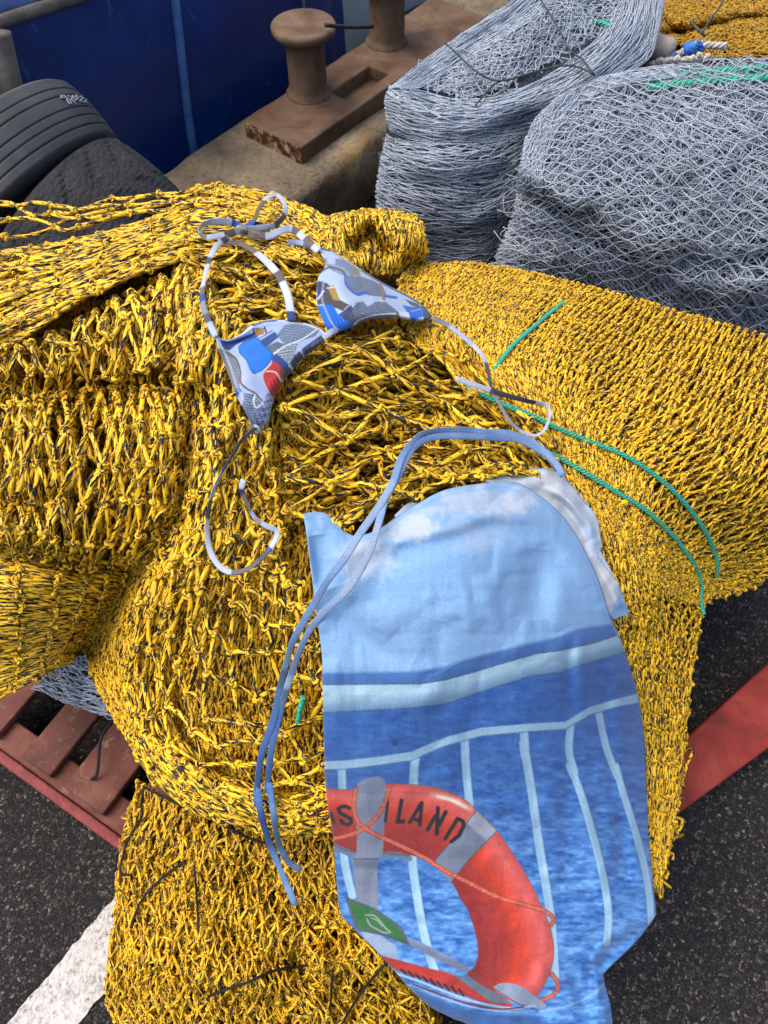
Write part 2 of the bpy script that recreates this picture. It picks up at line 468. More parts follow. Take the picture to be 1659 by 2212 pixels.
def simple_mat(name, stops, scale=6.0, rough=.7, bs=.4, bd=.01, detail=6, spec=.4, dist=0, rstops=None):
    m, nt, b = mat(name, rough, spec)
    n = noise(nt, coords(nt, scale), 1.0, detail, .6, dist)
    nt.links.new(ramp(nt, n, stops), b.inputs['Base Color']); bump(nt, b, noise(nt, coords(nt, scale * 6), 1.0, 4), bs, bd)
    return m

def asphalt_mat():
    m, nt, b = mat('asphalt', .75, .3)
    v = coords(nt, 1.0)
    wob = nt.nodes.new('ShaderNodeVectorMath'); wob.operation = 'MULTIPLY_ADD'
    nz = nd(nt, 'ShaderNodeTexNoise', Scale=70.0, Detail=2.0); nt.links.new(v, nz.inputs['Vector'])
    nt.links.new(nz.outputs['Color'], wob.inputs[0]); wob.inputs[1].default_value = (.016,) * 3; nt.links.new(v, wob.inputs[2])
    def vor(scale, feature='F1'):
        n = nd(nt, 'ShaderNodeTexVoronoi', feature=feature, Scale=scale); nt.links.new(wob.outputs[0], n.inputs['Vector']); return n
    a = vor(165.0); e = vor(165.0, 'DISTANCE_TO_EDGE'); a2 = vor(290.0); e2 = vor(290.0, 'DISTANCE_TO_EDGE')
    sep = nt.nodes.new('ShaderNodeSeparateColor'); nt.links.new(a.outputs['Color'], sep.inputs[0])
    sep2 = nt.nodes.new('ShaderNodeSeparateColor'); nt.links.new(a2.outputs['Color'], sep2.inputs[0])
    stops = [(0, lin((34, 34, 36))), (.45, lin((52, 51, 52))), (.62, lin((74, 70, 67))), (.78, lin((96, 88, 80))), (.9, lin((116, 109, 102))), (.97, lin((140, 130, 116)))]
    s1 = ramp(nt, sep.outputs[0], stops); s2 = ramp(nt, sep2.outputs[0], [(0, lin((32, 32, 34))), (.6, lin((46, 45, 46))), (.85, lin((88, 81, 75)))])
    col = mixc(nt, ramp(nt, sep.outputs[1], [(.35, (1, 1, 1)), (.36, (0, 0, 0))]), s1, s2)
    col = mixc(nt, ramp(nt, e.outputs[0], [(.02, (1, 1, 1)), (.14, (0, 0, 0))]), col, lin((29, 29, 31)))
    big = noise(nt, coords(nt, 3.0), 1.0, 4)
    col = mixc(nt, ramp(nt, big, [(.3, (.35, .35, .35)), (.7, (0, 0, 0))]), col, lin((18, 17, 18)))
    nt.links.new(col, b.inputs['Base Color'])
    h = math_(nt, 'ADD', math_(nt, 'MINIMUM', e.outputs[0], .25), math_(nt, 'MULTIPLY', math_(nt, 'MINIMUM', e2.outputs[0], .25), .5))
    h = math_(nt, 'ADD', h, math_(nt, 'MULTIPLY', sep.outputs[2], .12))
    bump(nt, b, h, .9, .012)
    return m
M_asphalt = asphalt_mat()

def line_mat():
    m, nt, b = mat('road_paint', .7, .3)
    v = coords(nt, 1.0)
    n = noise(nt, v, 95.0, 5, .65); n2 = noise(nt, v, 14.0, 4)
    f = math_(nt, 'ADD', n, math_(nt, 'MULTIPLY', math_(nt, 'SUBTRACT', n2, .5), .25))
    c = ramp(nt, f, [(.30, lin((70, 66, 64))), (.36, lin((150, 146, 142))), (.48, lin((182, 179, 175))), (.7, lin((204, 202, 199)))])
    nt.links.new(c, b.inputs['Base Color'])
    e = nd(nt, 'ShaderNodeTexVoronoi', feature='DISTANCE_TO_EDGE', Scale=70.0); nt.links.new(v, e.inputs['Vector'])
    bump(nt, b, math_(nt, 'ADD', math_(nt, 'MINIMUM', e.outputs[0], .2), math_(nt, 'MULTIPLY', n, .5)), .6, .01)
    return m
M_line = line_mat()

def rust_mat():
    m, nt, b = mat('rusty_paint', .75, .3)
    n = noise(nt, coords(nt, 7.0), 1.0, 8, .62, .4); n2 = noise(nt, coords(nt, (26.0, 26.0, 12.0)), 1.0, 6)
    c = ramp(nt, n, [(.28, lin((56, 42, 32))), (.42, lin((82, 62, 46))), (.54, lin((98, 78, 60))), (.66, lin((110, 94, 74))), (.78, lin((82, 77, 68)))])
    c = mixc(nt, ramp(nt, n2, [(.52, (0, 0, 0)), (.7, (.75, .75, .75))]), c, lin((98, 56, 38)))
    nt.links.new(c, b.inputs['Base Color']); bump(nt, b, math_(nt, 'ADD', n, noise(nt, coords(nt, 120.0), 1.0, 3)), .4, .006)
    return m
M_rust = rust_mat()

def plate_edge_mat():
    m, nt, b = mat('flaking_rust', .8, .2)
    n = noise(nt, coords(nt, 34.0), 1.0, 7, .65)
    nt.links.new(ramp(nt, n, [(.35, lin((50, 34, 30))), (.5, lin((86, 56, 44))), (.58, lin((150, 126, 92))), (.68, lin((176, 156, 118)))]), b.inputs['Base Color']); bump(nt, b, n, .6, .01)
    return m
M_flake = plate_edge_mat()

def concrete_mat():
    m, nt, b = mat('quay_concrete', .85, .2)
    n = noise(nt, coords(nt, 4.0), 1.0, 8, .65, .3); n2 = noise(nt, coords(nt, 60.0), 1.0, 5, .7)
    c = ramp(nt, n, [(.25, lin((74, 67, 56))), (.42, lin((104, 93, 77))), (.56, lin((126, 113, 93))), (.72, lin((158, 144, 120)))])
    c = mixc(nt, ramp(nt, n2, [(.3, (.7, .7, .7)), (.5, (0, 0, 0)), (.62, (0, 0, 0)), (.8, (.6, .6, .6))]), c, mixc(nt, ramp(nt, n2, [(.45, (0, 0, 0)), (.55, (1, 1, 1))]), lin((50, 44, 38)), lin((178, 166, 148))))
    l = noise(nt, coords(nt, (3.0, 3.0, 9.0)), 1.0, 6, .7)
    c = mixc(nt, ramp(nt, l, [(.6, (0, 0, 0)), (.72, (.8, .8, .8))]), c, lin((150, 112, 46)))
    nt.links.new(c, b.inputs['Base Color']); bump(nt, b, math_(nt, 'ADD', n2, n), .7, .012)
    return m
M_conc = concrete_mat()

def paint_mat(name, stops, scuff, sc=5.0, rough=.35, amt=.68):
    m, nt, b = mat(name, rough, .5)
    n = noise(nt, coords(nt, sc), 1.0, 6, .6); n2 = noise(nt, coords(nt, (sc * 5, sc * 5, sc * 1.6)), 1.0, 6, .7, .5)
    c = mixc(nt, ramp(nt, n2, [(amt, (0, 0, 0)), (amt + .05, (.8, .8, .8))]), ramp(nt, n, stops), scuff)
    nt.links.new(c, b.inputs['Base Color']); bump(nt, b, n, .35, .02)
    return m
M_hull = paint_mat('blue_hull_paint', [(.3, lin((5, 38, 92))), (.55, lin((8, 48, 110))), (.75, lin((14, 60, 128)))], lin((40, 76, 140)), 4.0, .35, .6)
M_rib = paint_mat('worn_blue_paint', [(.3, lin((44, 84, 140))), (.6, lin((70, 110, 165)))], lin((20, 50, 110)), 8.0, .5, .6)
M_deck = paint_mat('light_blue_deck', [(.3, lin((56, 88, 150))), (.7, lin((110, 135, 185)))], lin((170, 180, 195)), 6.0, .5, .62)
M_strake = simple_mat('weathered_strake', [(.3, lin((62, 58, 56))), (.5, lin((104, 96, 88))), (.7, lin((140, 132, 122)))], 9.0, .8)
M_pale = paint_mat('pale_grey_paint', [(.3, lin((140, 156, 162))), (.7, lin((164, 178, 184)))], lin((86, 92, 96)), 4.0, .45, .66)
M_wood = simple_mat('grey_timber', [(.3, lin((66, 62, 58))), (.5, lin((106, 98, 90))), (.7, lin((128, 120, 110)))], 8.0, .85)
def red_mat(name, worn, k=1.0):
    m, nt, b = mat(name, .7, .3)
    n = noise(nt, coords(nt, 9.0), 1.0, 7, .62, .3); n2 = noise(nt, coords(nt, 28.0), 1.0, 6, .72, .8)
    c = ramp(nt, n, [(.3, lin((68, 42, 34))), (.5, lin((98, 54, 44))), (.7, lin((116, 78, 62)))])
    c = mixc(nt, ramp(nt, n2, [(worn, (0, 0, 0)), (worn + .1, (.85, .85, .85))]), c, lin((120, 104, 76)))
    c = mixc(nt, ramp(nt, n2, [(.28, (.7, .7, .7)), (.42, (0, 0, 0))]), c, lin((62, 44, 42)))
    if k != 1.0: c = mixc(nt, 1.0, c, (1.9, .75, .8), 'MULTIPLY')
    nt.links.new(c, b.inputs['Base Color']); bump(nt, b, n2, .5, .006)
    return m
M_red = red_mat('red_pallet_paint', .57); M_redb = red_mat('red_plank_paint', .66, 1.35)
M_redf = simple_mat('bright_red_edge', [(.35, lin((98, 38, 40))), (.65, lin((136, 62, 62)))], 16.0, .7)
M_rubber = simple_mat('tyre_rubber', [(.3, lin((46, 49, 53))), (.55, lin((64, 67, 70))), (.75, lin((92, 92, 92)))], 5.0, .65, .3, .004)
M_rubdark = simple_mat('old_tyre_rubber', [(.3, lin((28, 29, 31))), (.6, lin((46, 47, 49))), (.8, lin((70, 70, 70)))], 14.0, .8, .8, .01)
M_chalk = simple_mat('white_chalk', [(.3, lin((120, 130, 138))), (.6, lin((165, 172, 178)))], 60.0, .9)
M_fender = simple_mat('black_fender', [(.3, lin((16, 17, 19))), (.7, lin((34, 35, 38)))], 6.0, .5)
M_float = simple_mat('beige_float', [(.3, lin((150, 138, 126))), (.7, lin((188, 176, 164)))], 8.0, .5)
M_steel = simple_mat('smooth_grey', [(.3, lin((84, 88, 92))), (.7, lin((130, 134, 138)))], 16.0, .35)  # smooth mottled grey, shared by the cable and the slot slab
mw, ntw, bw = mat('harbour_water', .08, .5); bw.inputs['Base Color'].default_value = (.012, .022, .024, 1)
bump(ntw, bw, noise(ntw, coords(ntw, 3.0), 1.0, 4), .25, .05); M_water = mw

# ------------------------------------------------------------------ the quay, its kerb and the ground
KZ = .24                                                      # top of the quay kerb
Q0 = wz(350, 360, KZ); QA = np.array([.61, .79, 0]); QA /= np.linalg.norm(QA); QN = np.array([QA[1], -QA[0], 0])
def q(s, n, z): return np.array([Q0[0] + QA[0] * s + QN[0] * n, Q0[1] + QA[1] * s + QN[1] * n, z])
def to_q(p): d = np.asarray(p) - Q0; return d @ QA, d @ QN

def sheet(name, poly, mat_, kind='structure'):
    V = np.array(poly, float); o = build(name, V, [np.arange(len(V))[None]], mat_, smooth=False); tag(o, kind=kind); return o

sheet('asphalt_ground', [q(-60, .0, 0), q(60, .0, 0), q(60, 70, 0), q(-60, 70, 0)][::-1], M_asphalt)
sheet('harbour_water', [q(-60, -.001, -1.3), q(60, -.001, -1.3), q(60, -60, -1.3), q(-60, -60, -1.3)], M_water)
# quay face below the edge
V, f = box_mesh([q(-60, -.02, -3), q(60, -.02, -3), q(60, -.001, -3), q(-60, -.001, -3), q(-60, -.02, -.01), q(60, -.02, -.01), q(60, -.001, -.01), q(-60, -.001, -.01)])
tag(build('quay_face', V, f, M_conc, smooth=False), kind='structure')
# kerb: rounded lip profile swept along the edge, slightly uneven
S = np.r_[np.linspace(-.12, 4.0, 150), np.linspace(4.3, 40, 30)]
prof = [(0.0, -.02), (0.0, KZ - .035), (.012, KZ - .01), (.04, KZ), (.16, KZ + .003), (.30, KZ), (.41, KZ - .002), (.455, KZ - .010), (.474, KZ - .030), (.480, KZ - .08), (.47, .06), (.475, .004)]
V = []
for s in S:
    for k, (n, z) in enumerate(prof):
        j = .012 * float(vnoise(np.array(s * 7.), np.array(k * 1.3), 4)) + .006 * float(vnoise(np.array(s * 26.), np.array(k * 1.9), 8))
        chip = -.035 * max(0, float(vnoise(np.array(s * 5.), np.array(3.), 6)) - .25) if k < 3 else 0
        V.append(q(s, n + j * (1 if k > 6 or k < 2 else .3) - chip, max(z + (j * .5 if 1 < k < 9 else 0), -.02)))
m_ = len(prof); idx = np.arange(len(S) * m_).reshape(len(S), m_)
f = np.stack([idx[:-1, :-1], idx[:-1, 1:], idx[1:, 1:], idx[1:, :-1]], -1).reshape(-1, 4)[:, ::-1]
tag(build('quay_kerb', np.array(V), [f, idx[0][None], idx[-1][None, ::-1]], M_conc), kind='structure')

# white parking line
A = wz(252, 1932, .004); Bp = wz(28, 2196, .004); C2 = wz(252, 2128, .004); D2 = wz(165, 2218, .004)
u = (A - Bp) / np.linalg.norm(A - Bp); nn = np.array([u[1], -u[0], 0]); wdt = abs((D2 - Bp) @ nn)
n_ = 500; L = []; R_ = []
for i in range(n_):
    s = -2 + 3.0 * i / (n_ - 1)
    L.append(Bp + u * s + nn * (.002 * float(vnoise(np.array(s * 60), np.array(0.), 2)) + .0015 * float(vnoise(np.array(s * 150), np.array(3.), 2)))); R_.append(Bp + u * s + nn * (wdt + .002 * float(vnoise(np.array(s * 60), np.array(7.), 2)) + .0015 * float(vnoise(np.array(s * 150), np.array(5.), 2))))
V = np.array(L + R_); i = np.arange(n_ - 1)
tag(build('parking_line', V, [np.stack([i, i + n_, i + n_ + 1, i + 1], -1)], M_line, smooth=False), kind='structure')

# ------------------------------------------------------------------ blue boat
def hn(z): return -.10 - .06 * z                                  # the side leans slightly outward
def on_hull(px, py):
    z = .5
    for _ in range(8):
        r = rays(px, py); n0 = Q0 + QN * hn(z); t = ((n0 - CAM) @ QN) / (r @ QN); p = CAM + r * t; z = p[2]
    return p
g1 = on_hull(60, 43); g2 = on_hull(190, 0)
GZ = float((g1[2] + g2[2]) / 2); GS = (g2[2] - g1[2]) / (to_q(g2)[0] - to_q(g1)[0])
s_end = to_q(on_hull(745, 60))[0]
boat = thing('blue_boat', q(0, -.4, 0), 'dark blue fishing boat moored along the quay, with weathered strake and pale vertical rib', 'boat')
sx0 = to_q(g1)[0]
def gz(s): return GZ + GS * (s - sx0)
ss = np.linspace(-5, s_end, 60); zz = np.linspace(0, 1, 14); V = []
for s in ss:
    for k in zz:
        z = -1.6 + (gz(s) + .03 + 1.6) * k
        V.append(q(s, hn(z) + .006 * float(vnoise(np.array(s * 2.2), np.array(z * 2.5), 3)) - .02 * abs(z - .4) * (z < .4), z))
idx = np.arange(len(ss) * 14).reshape(len(ss), 14)
f = np.stack([idx[:-1, :-1], idx[:-1, 1:], idx[1:, 1:], idx[1:, :-1]], -1).reshape(-1, 4)
V2 = [v - QN * 2.2 for v in V]
e = np.stack([idx[-1, :-1], idx[-1, 1:], idx[-1, 1:] + len(V), idx[-1, :-1] + len(V)], -1)
build('hull', np.array(V + V2), [f, f[:, ::-1] + len(V), e], M_hull, boat)
# rubbing strake along the top, and the deck edge above it
V = []
for s in (-5, s_end):
    z = gz(s); n = hn(z)
    V += [q(s, n - .02, z + .016), q(s, n + .016, z + .016), q(s, n + .024, z + .03), q(s, n + .016, z + .046), q(s, n - .02, z + .048)]
i = np.arange(5); f = np.stack([i, (i + 1) % 5, (i + 1) % 5 + 5, i + 5], -1)
build('rubbing_strake', np.array(V), [f[:, ::-1], i[None], (i + 5)[None, ::-1]], M_strake, boat, smooth=False)
V = []
for s in (-5, s_end):
    z = gz(s); n = hn(z)
    V += [q(s, n - .021, z + .02), q(s, n + .004, z + .052), q(s, n - .06, z + .095), q(s, n - 2.2, z + .10), q(s, n - 2.2, z + .02)]
build('deck', np.array(V), [f[:, ::-1], i[None], (i + 5)[None, ::-1]], M_deck, boat, smooth=False)
# vertical half-round ribs
ra = on_hull(376, 0); rb = on_hull(404, 250); rc = on_hull(413, 305)
P = np.array([ra + (ra - rb) * .35, ra, rb, rc, rc + (rc - rb) * 3]) + QN * .004
build('hull_rib', *tubes(P[None], .016, 10)[:2], M_rib, boat)

# pale boat moored further on, behind the second bollard post
pale = thing('pale_boat', q(s_end + 1, -.6, 0), 'pale grey boat side seen behind the far bollard post', 'boat')
V = []
s0 = s_end + .22
for s, n in ((s0, -.34), (s0 + .25, -.28), (s0 + 6, -.22), (s0 + 6, -2.0), (s0 + .1, -2.0)):
    V += [q(s, n, -1.6), q(s, n, .9)]
k = np.arange(5); f = np.stack([2 * k, 2 * ((k + 1) % 5), 2 * ((k + 1) % 5) + 1, 2 * k + 1], -1)
o = build('hull', np.array(V), [f, (2 * k + 1)[None]], M_pale, pale, smooth=False); bevel(o, .03, 3)
V = []
for s, n in ((s0 + .02, -.325), (s0 + .25, -.268), (s0 + 6, -.208)):
    V += [q(s, n - .05, .32), q(s, n + .012, .32), q(s, n + .012, .38), q(s, n - .05, .38)]
i4 = np.arange(4)
f = np.concatenate([np.stack([i4 + 4 * j, (i4 + 1) % 4 + 4 * j, (i4 + 1) % 4 + 4 * j + 4, i4 + 4 * j + 4], -1) for j in range(2)])
build('rubbing_strake', np.array(V), [f, i4[None, ::-1], i4[None] + 8], M_rib, pale, smooth=False)
# black cylinder fender hung on the pale boat
sf = s0 + .12; a0 = q(sf - .02, -.20, -.02); a1 = q(sf + .42, -.16, -.02)
P = np.array([a0 + (a1 - a0) * x for x in (0, .02, .06, .14, .5, .86, .94, .98, 1)]); rr_ = np.array([[.01, .05, .08, .1, .105, .1, .08, .05, .01]])
o = build('boat_fender', *tubes(P[None], rr_, 16)[:2], M_fender); tag(o, 'black rounded fender on the pale boat beyond the bollard posts', 'fender')

# thin mooring line between the bollards and the boat
bag = Bag(); a = wz(702, 54, .62); b2 = wz(806, 57, .58)
P = np.array([a, (a + b2) / 2 - [0, 0, .004], b2]); bag.add(*tubes(catmull(P, np.linspace(0, 1, 12))[None], .006, 6, twist=60))
mooring = (bag, a)

# grey timber fender post at the left edge
p_lo = on_hull(4, 196) + QN * .05; p_hi = on_hull(-22, 90) + QN * .05
P = np.array([p_hi + (p_hi - p_lo) * .3, p_hi, p_lo, p_lo + (p_lo - p_hi) * .8])
o = build('fender_post', *tubes(catmull(P, np.linspace(0, 1, 12))[None], .034, 14)[:2], M_wood)
tag(o, 'weathered grey timber post against the blue hull behind the tyre', 'post')
# thin steel cable on the boat above the bollard head
a = wz(653, 30, .55); b2 = a + QN * -.25
c0 = on_hull(653, 25) + QN * .01
o = build('steel_cable', *tubes(np.array([c0 + [0, 0, .5], c0 + [0, 0, .2], c0, c0 - [0, 0, .2]])[None], .006, 6)[:2], M_steel)
tag(o, 'thin grey steel cable rising above the near bollard head', 'cable')

# ------------------------------------------------------------------ double bollard
BZ = .30
b_front = wz(645, 322, BZ); b_left = wz(541, 262, BZ)
s1, n1 = to_q(b_front); s0b, n0 = to_q(b_left)
base_s0 = (s1 + s0b) / 2; n_hi = n1; n_lo = n1 - .27; L_base = 1.15
bol = thing('mooring_bollard', q(base_s0 + .5, (n_lo + n_hi) / 2, KZ), 'rusty brown double mooring bollard on a slotted base plate bolted to the concrete quay edge', 'bollard')
def bq(s, n, z): return q(base_s0 + s, n, z)
# plate as an outline with a hollow between the posts
post1 = wz(667, 200, BZ); ps1, pn1 = to_q(post1); post2 = wz(836, 90, BZ); ps2, pn2 = to_q(post2)
pn = (pn1 + pn2) / 2
ps1 -= base_s0; ps2 -= base_s0
slot = (wz(720, 195, BZ), wz(752, 222, BZ), wz(835, 160, BZ), wz(800, 138, BZ))
sl = [to_q(p) for p in slot]; sl_s0 = (sl[0][0] + sl[1][0]) / 2 - base_s0; sl_s1 = (sl[2][0] + sl[3][0]) / 2 - base_s0
sl_n0 = (sl[0][1] + sl[3][1]) / 2; sl_n1 = (sl[1][1] + sl[2][1]) / 2
L_base = max(L_base, ps2 + .22)
gs = sorted([0, L_base, sl_s0, sl_s1]); gn = [n_lo, sl_n0, sl_n1, n_hi]
V = [bq(s, n, BZ) for s in gs for n in gn] + [bq(s, n, KZ - .01) for s in gs for n in gn]
f = []
for a_ in range(3):
    for b_ in range(3):
        if (a_, b_) == (1, 1): continue
        f.append([a_ * 4 + b_, a_ * 4 + b_ + 1, a_ * 4 + b_ + 5, a_ * 4 + b_ + 4][::-1])
bd = [0, 1, 2, 3, 7, 11, 15, 14, 13, 12, 8, 4]
side = [[bd[i], bd[(i + 1) % 12], bd[(i + 1) % 12] + 16, bd[i] + 16] for i in range(12)]
inn = [5, 6, 10, 9]
side += [[inn[i], inn[(i + 1) % 4], inn[(i + 1) % 4] + 16, inn[i] + 16][::-1] for i in range(4)]
o = build('base_plate', np.array(V), [np.array(f + side)], M_rust, bol, smooth=False)
o.data.materials.append(M_flake); o.data.polygons[len(f)].material_index = 1; o.data.polygons[len(f) + 1].material_index = 1; o.data.polygons[len(f) + 2].material_index = 1
bevel(o, .008, 3)
V = [bq(sl_s0 - .02, sl_n0 - .02, KZ + .012), bq(sl_s1 + .02, sl_n0 - .02, KZ + .012), bq(sl_s1 + .02, sl_n1 + .02, KZ + .012), bq(sl_s0 - .02, sl_n1 + .02, KZ + .012)]
V, f = box_mesh([v - [0, 0, .02] for v in V] + V); build('slot_floor', V, f, M_rust, bol, smooth=False)
V = [bq(sl_s0 + .02, sl_n0 + .045, KZ + .016), bq(sl_s1 - .12, sl_n0 + .05, KZ + .016), bq(sl_s1 - .05, sl_n1 - .03, KZ + .016), bq(sl_s0 + .015, sl_n1 - .012, KZ + .016)]
V, f = box_mesh([v - [0, 0, .01] for v in V] + V); build('slot_slab', V, f, M_steel, bol, smooth=False)  # thin flat grey slab just above the slot floor
def lathe(name, c, prof, m, parent, sides=40):
    th = np.arange(sides) * 2 * np.pi / sides
    V = np.array([[c[0] + r * np.cos(t), c[1] + r * np.sin(t), z] for r, z in prof for t in th]); k = len(prof)
    idx = np.arange(k * sides).reshape(k, sides)
    f = np.stack([idx[:-1], np.roll(idx[:-1], -1, 1), np.roll(idx[1:], -1, 1), idx[1:]], -1).reshape(-1, 4)
    return build(name, V, [f, idx[-1][None], idx[0][None, ::-1]], m, parent)
c1 = bq(ps1, pn, 0); c2 = bq(ps2, pn, 0)
r_ = rays(653, 60); hz = CAM + r_ * (c1[1] / r_[1]); HZ = float(hz[2])
HZ = max(.5, min(HZ, .75))
for c in (c1, c2):
    lathe('post', c, [(.086, BZ - .01), (.082, BZ + .006), (.073, BZ + .014), (.069, BZ + .03), (.067, BZ + .15), (.067, HZ - .05), (.069, HZ - .03)], M_rust, bol)
    lathe('post_head', c, [(.066, HZ - .022), (.09, HZ - .02), (.104, HZ - .016), (.110, HZ - .008), (.112, HZ + .002), (.111, HZ + .008), (.107, HZ + .013), (.103, HZ + .015), (.1, HZ + .016), (.05, HZ + .018), (.004, HZ + .018)], M_rust, bol)
bag, a = mooring
o = bag.build('mooring_line', M_black); tag(o, 'thin dark mooring line stretched between the two bollard posts and the boat', 'rope')

# ------------------------------------------------------------------ tyre fenders
def tyre(name, c, axis, R, W, label, m, grooves, seed, lugs=False, group=None):
    ax = np.asarray(axis, float); ax /= np.linalg.norm(ax)
    u = np.cross(ax, [0, 0, 1.]); u /= np.linalg.norm(u); v = np.cross(ax, u)
    q_ = R / .5; prof = []
    for k in np.linspace(-1, 1, 81):
        r = R - .012 * q_ * k * k
        for g in grooves:
            r -= .009 * q_ * np.exp(-((k - g) / .018) ** 4)
        prof.append((k * W * .42, r))
    sh = [(W * .455, R - .022), (W * .485, R - .05), (W * .5, R - .1), (W * .49, R - .16), (W * .45, R - .2), (W * .40, R - .215), (W * .36, R - .21), (W * .40, R - .17), (W * .44, R - .1), (W * .40, R - .04)]
    sh = [(x, R - (R - r) * q_) for x, r in sh]; left = [(-x, r) for x, r in sh]
    pr = left[::-1] + prof + sh
    n = 160; th = np.arange(n) * 2 * np.pi / n; V = []
    for t in th:
        e = u * np.cos(t) + v * np.sin(t)
        for k, (x, r) in enumerate(pr):
            d = 0
            if lugs and len(left) <= k < len(left) + 81:
                kk = (k - len(left)) / 40 - 1
                d = -.004 * (((t * n / 6.2832 + (8 * kk if kk > 0 else -8 * kk)) % 8) < 3) * (abs(kk) > .3)
            V.append(np.asarray(c) + ax * x + e * (r + d))
    k = len(pr); idx = np.arange(n * k).reshape(n, k); i1 = np.roll(idx, -1, 0); j1 = np.roll(idx, -1, 1)
    f = np.stack([idx, i1, np.roll(i1, -1, 1), j1], -1).reshape(-1, 4)
    root = thing(name, c, label, 'tyre', group)
    build('tread', np.array(V), [f], m, root); return root, (np.asarray(c), ax, u, v)
TS = .62; TC = CAM + (np.array([-1.627, 2.907, -.22]) - CAM) * TS; TA = np.array([math.cos(-.679) * math.cos(-.584), math.cos(-.679) * math.sin(-.584), math.sin(-.679)])
t1, frame = tyre('tyre_fender', TC, TA, .5 * TS, .29 * TS, 'black ribbed tyre with white chalk marks hanging against the blue hull', M_rubber, (-.62, -.33, .12, .42, .74), 1)
TB_ = TA + np.array([.12, .05, .1])
tyre('tyre_fender', TC + TA * .20 + np.array([.045, -.01, -.02]), TB_, .5 * TS, .24, 'dark worn tyre lying under the ribbed tyre at the end of the kerb', M_rubdark, (), 2, True)

# ------------------------------------------------------------------ the yellow heap: its surface
HEAP = [(-100, 420, .72), (100, 430, .75), (300, 420, .78), (470, 400, .80), (640, 440, .80), (760, 460, .78), (900, 470, .74),
        (-100, 560, .80), (200, 540, .84), (400, 540, .87), (600, 550, .87), (800, 560, .82),
        (0, 700, .82), (200, 690, .86), (400, 680, .90), (600, 700, .90), (800, 720, .88),
        (-100, 850, .76), (200, 850, .78), (400, 850, .88), (600, 850, .88), (800, 850, .87), (1000, 850, .82),
        (-100, 1050, .74), (150, 1050, .77), (400, 1050, .83), (600, 1050, .83), (800, 1000, .84), (1000, 1000, .82), (1150, 980, .78),
        (-100, 1250, .66), (100, 1250, .66), (270, 1230, .62), (400, 1250, .75), (600, 1250, .78), (800, 1200, .82), (1000, 1200, .82), (1200, 1200, .74),
        (-100, 1450, .48), (80, 1420, .48), (190, 1400, .44), (250, 1500, .44), (400, 1450, .62), (600, 1450, .68), (800, 1450, .73), (1000, 1450, .73),
        (1200, 1450, .68), (1350, 1450, .58), (1480, 1480, .42), (280, 1620, .42), (420, 1680, .48), (600, 1700, .52), (800, 1700, .58), (1000, 1700, .58),
        (1200, 1700, .55), (1380, 1700, .46), (1470, 1620, .36), (420, 1760, .42), (600, 1800, .42), (740, 1780, .48), (1000, 1900, .47), (1200, 1900, .46),
        (1400, 1900, .40), (1000, 2100, .40), (1300, 2100, .38), (1418, 1965, .40),
        (900, 575, .74), (1060, 575, .70), (1220, 610, .65), (1440, 665, .58), (1700, 735, .50), (1000, 700, .80), (1200, 750, .78), (1450, 820, .70),
        (1700, 900, .62), (1200, 900, .78), (1400, 960, .72), (1650, 1060, .58), (1400, 1150, .66), (1550, 1200, .48), (1650, 1240, .36), (1530, 1290, .42), (1400, 1280, .62)]
CREASE = [([(0, 845), (110, 850), (230, 845), (330, 835), (400, 850)], 30, .055),
          ([(430, 850), (405, 1000), (385, 1120), (330, 1200), (275, 1270), (225, 1340), (180, 1410)], 30, .09),
          ([(-60, 1195), (60, 1205), (170, 1225), (260, 1225)], 22, .05),
          ([(40, 745), (180, 690), (300, 620), (390, 575)], 24, .012),
          ([(440, 575), (520, 590), (640, 640)], 30, .04),
          ([(770, 530), (800, 500), (830, 545)], 20, .10),
          ([(690, 600), (780, 590), (880, 585)], 22, .05),
          ([(0, 1085), (80, 1100), (120, 1070)], 24, .05),
          ([(720, 820), (840, 870), (960, 870)], 30, .03),
          ([(700, 990), (820, 960), (900, 975)], 26, .045),
          ([(660, 1080), (760, 1060), (840, 1090)], 24, .03),
          ([(900, 570), (860, 660), (900, 730), (1000, 800), (1080, 880), (1180, 1010)], 26, .045),
          ([(500, 1000), (560, 1080), (640, 1130)], 34, .03),
          ([(480, 1230), (520, 1400), (600, 1560), (700, 1640)], 60, .035),
          # ridges come towards the viewer
          ([(60, 930), (200, 950), (330, 960)], 60, -.035), ([(-60, 1340), (60, 1330), (180, 1320)], 80, -.035),
          ([(430, 700), (440, 900), (440, 1050)], 50, -.03), ([(310, 1300), (290, 1450), (330, 1620), (450, 1730), (620, 1775)], 50, -.035),
          ([(700, 470), (800, 465), (900, 500)], 50, -.04), ([(-60, 600), (150, 580), (330, 540), (450, 470)], 60, -.012)]
heap = Field(HEAP, CREASE, rough=.006)
bundle = Field(HEAP, [c for c in CREASE if c[0][0] == (900, 570)], rough=.003)
smoothheap = Field(HEAP)
class Drape:
    """the upper hull of the folds: what cloth lying on the nets rests on"""
    def base(s, px, py):
        a, b2 = smoothheap(px, py), heap(px, py); d = np.clip((a - b2) / .02, -1, 1)
        return np.where(d > 0, a - (a - b2) * 1.0, a)
    __call__ = base
drape = Drape()

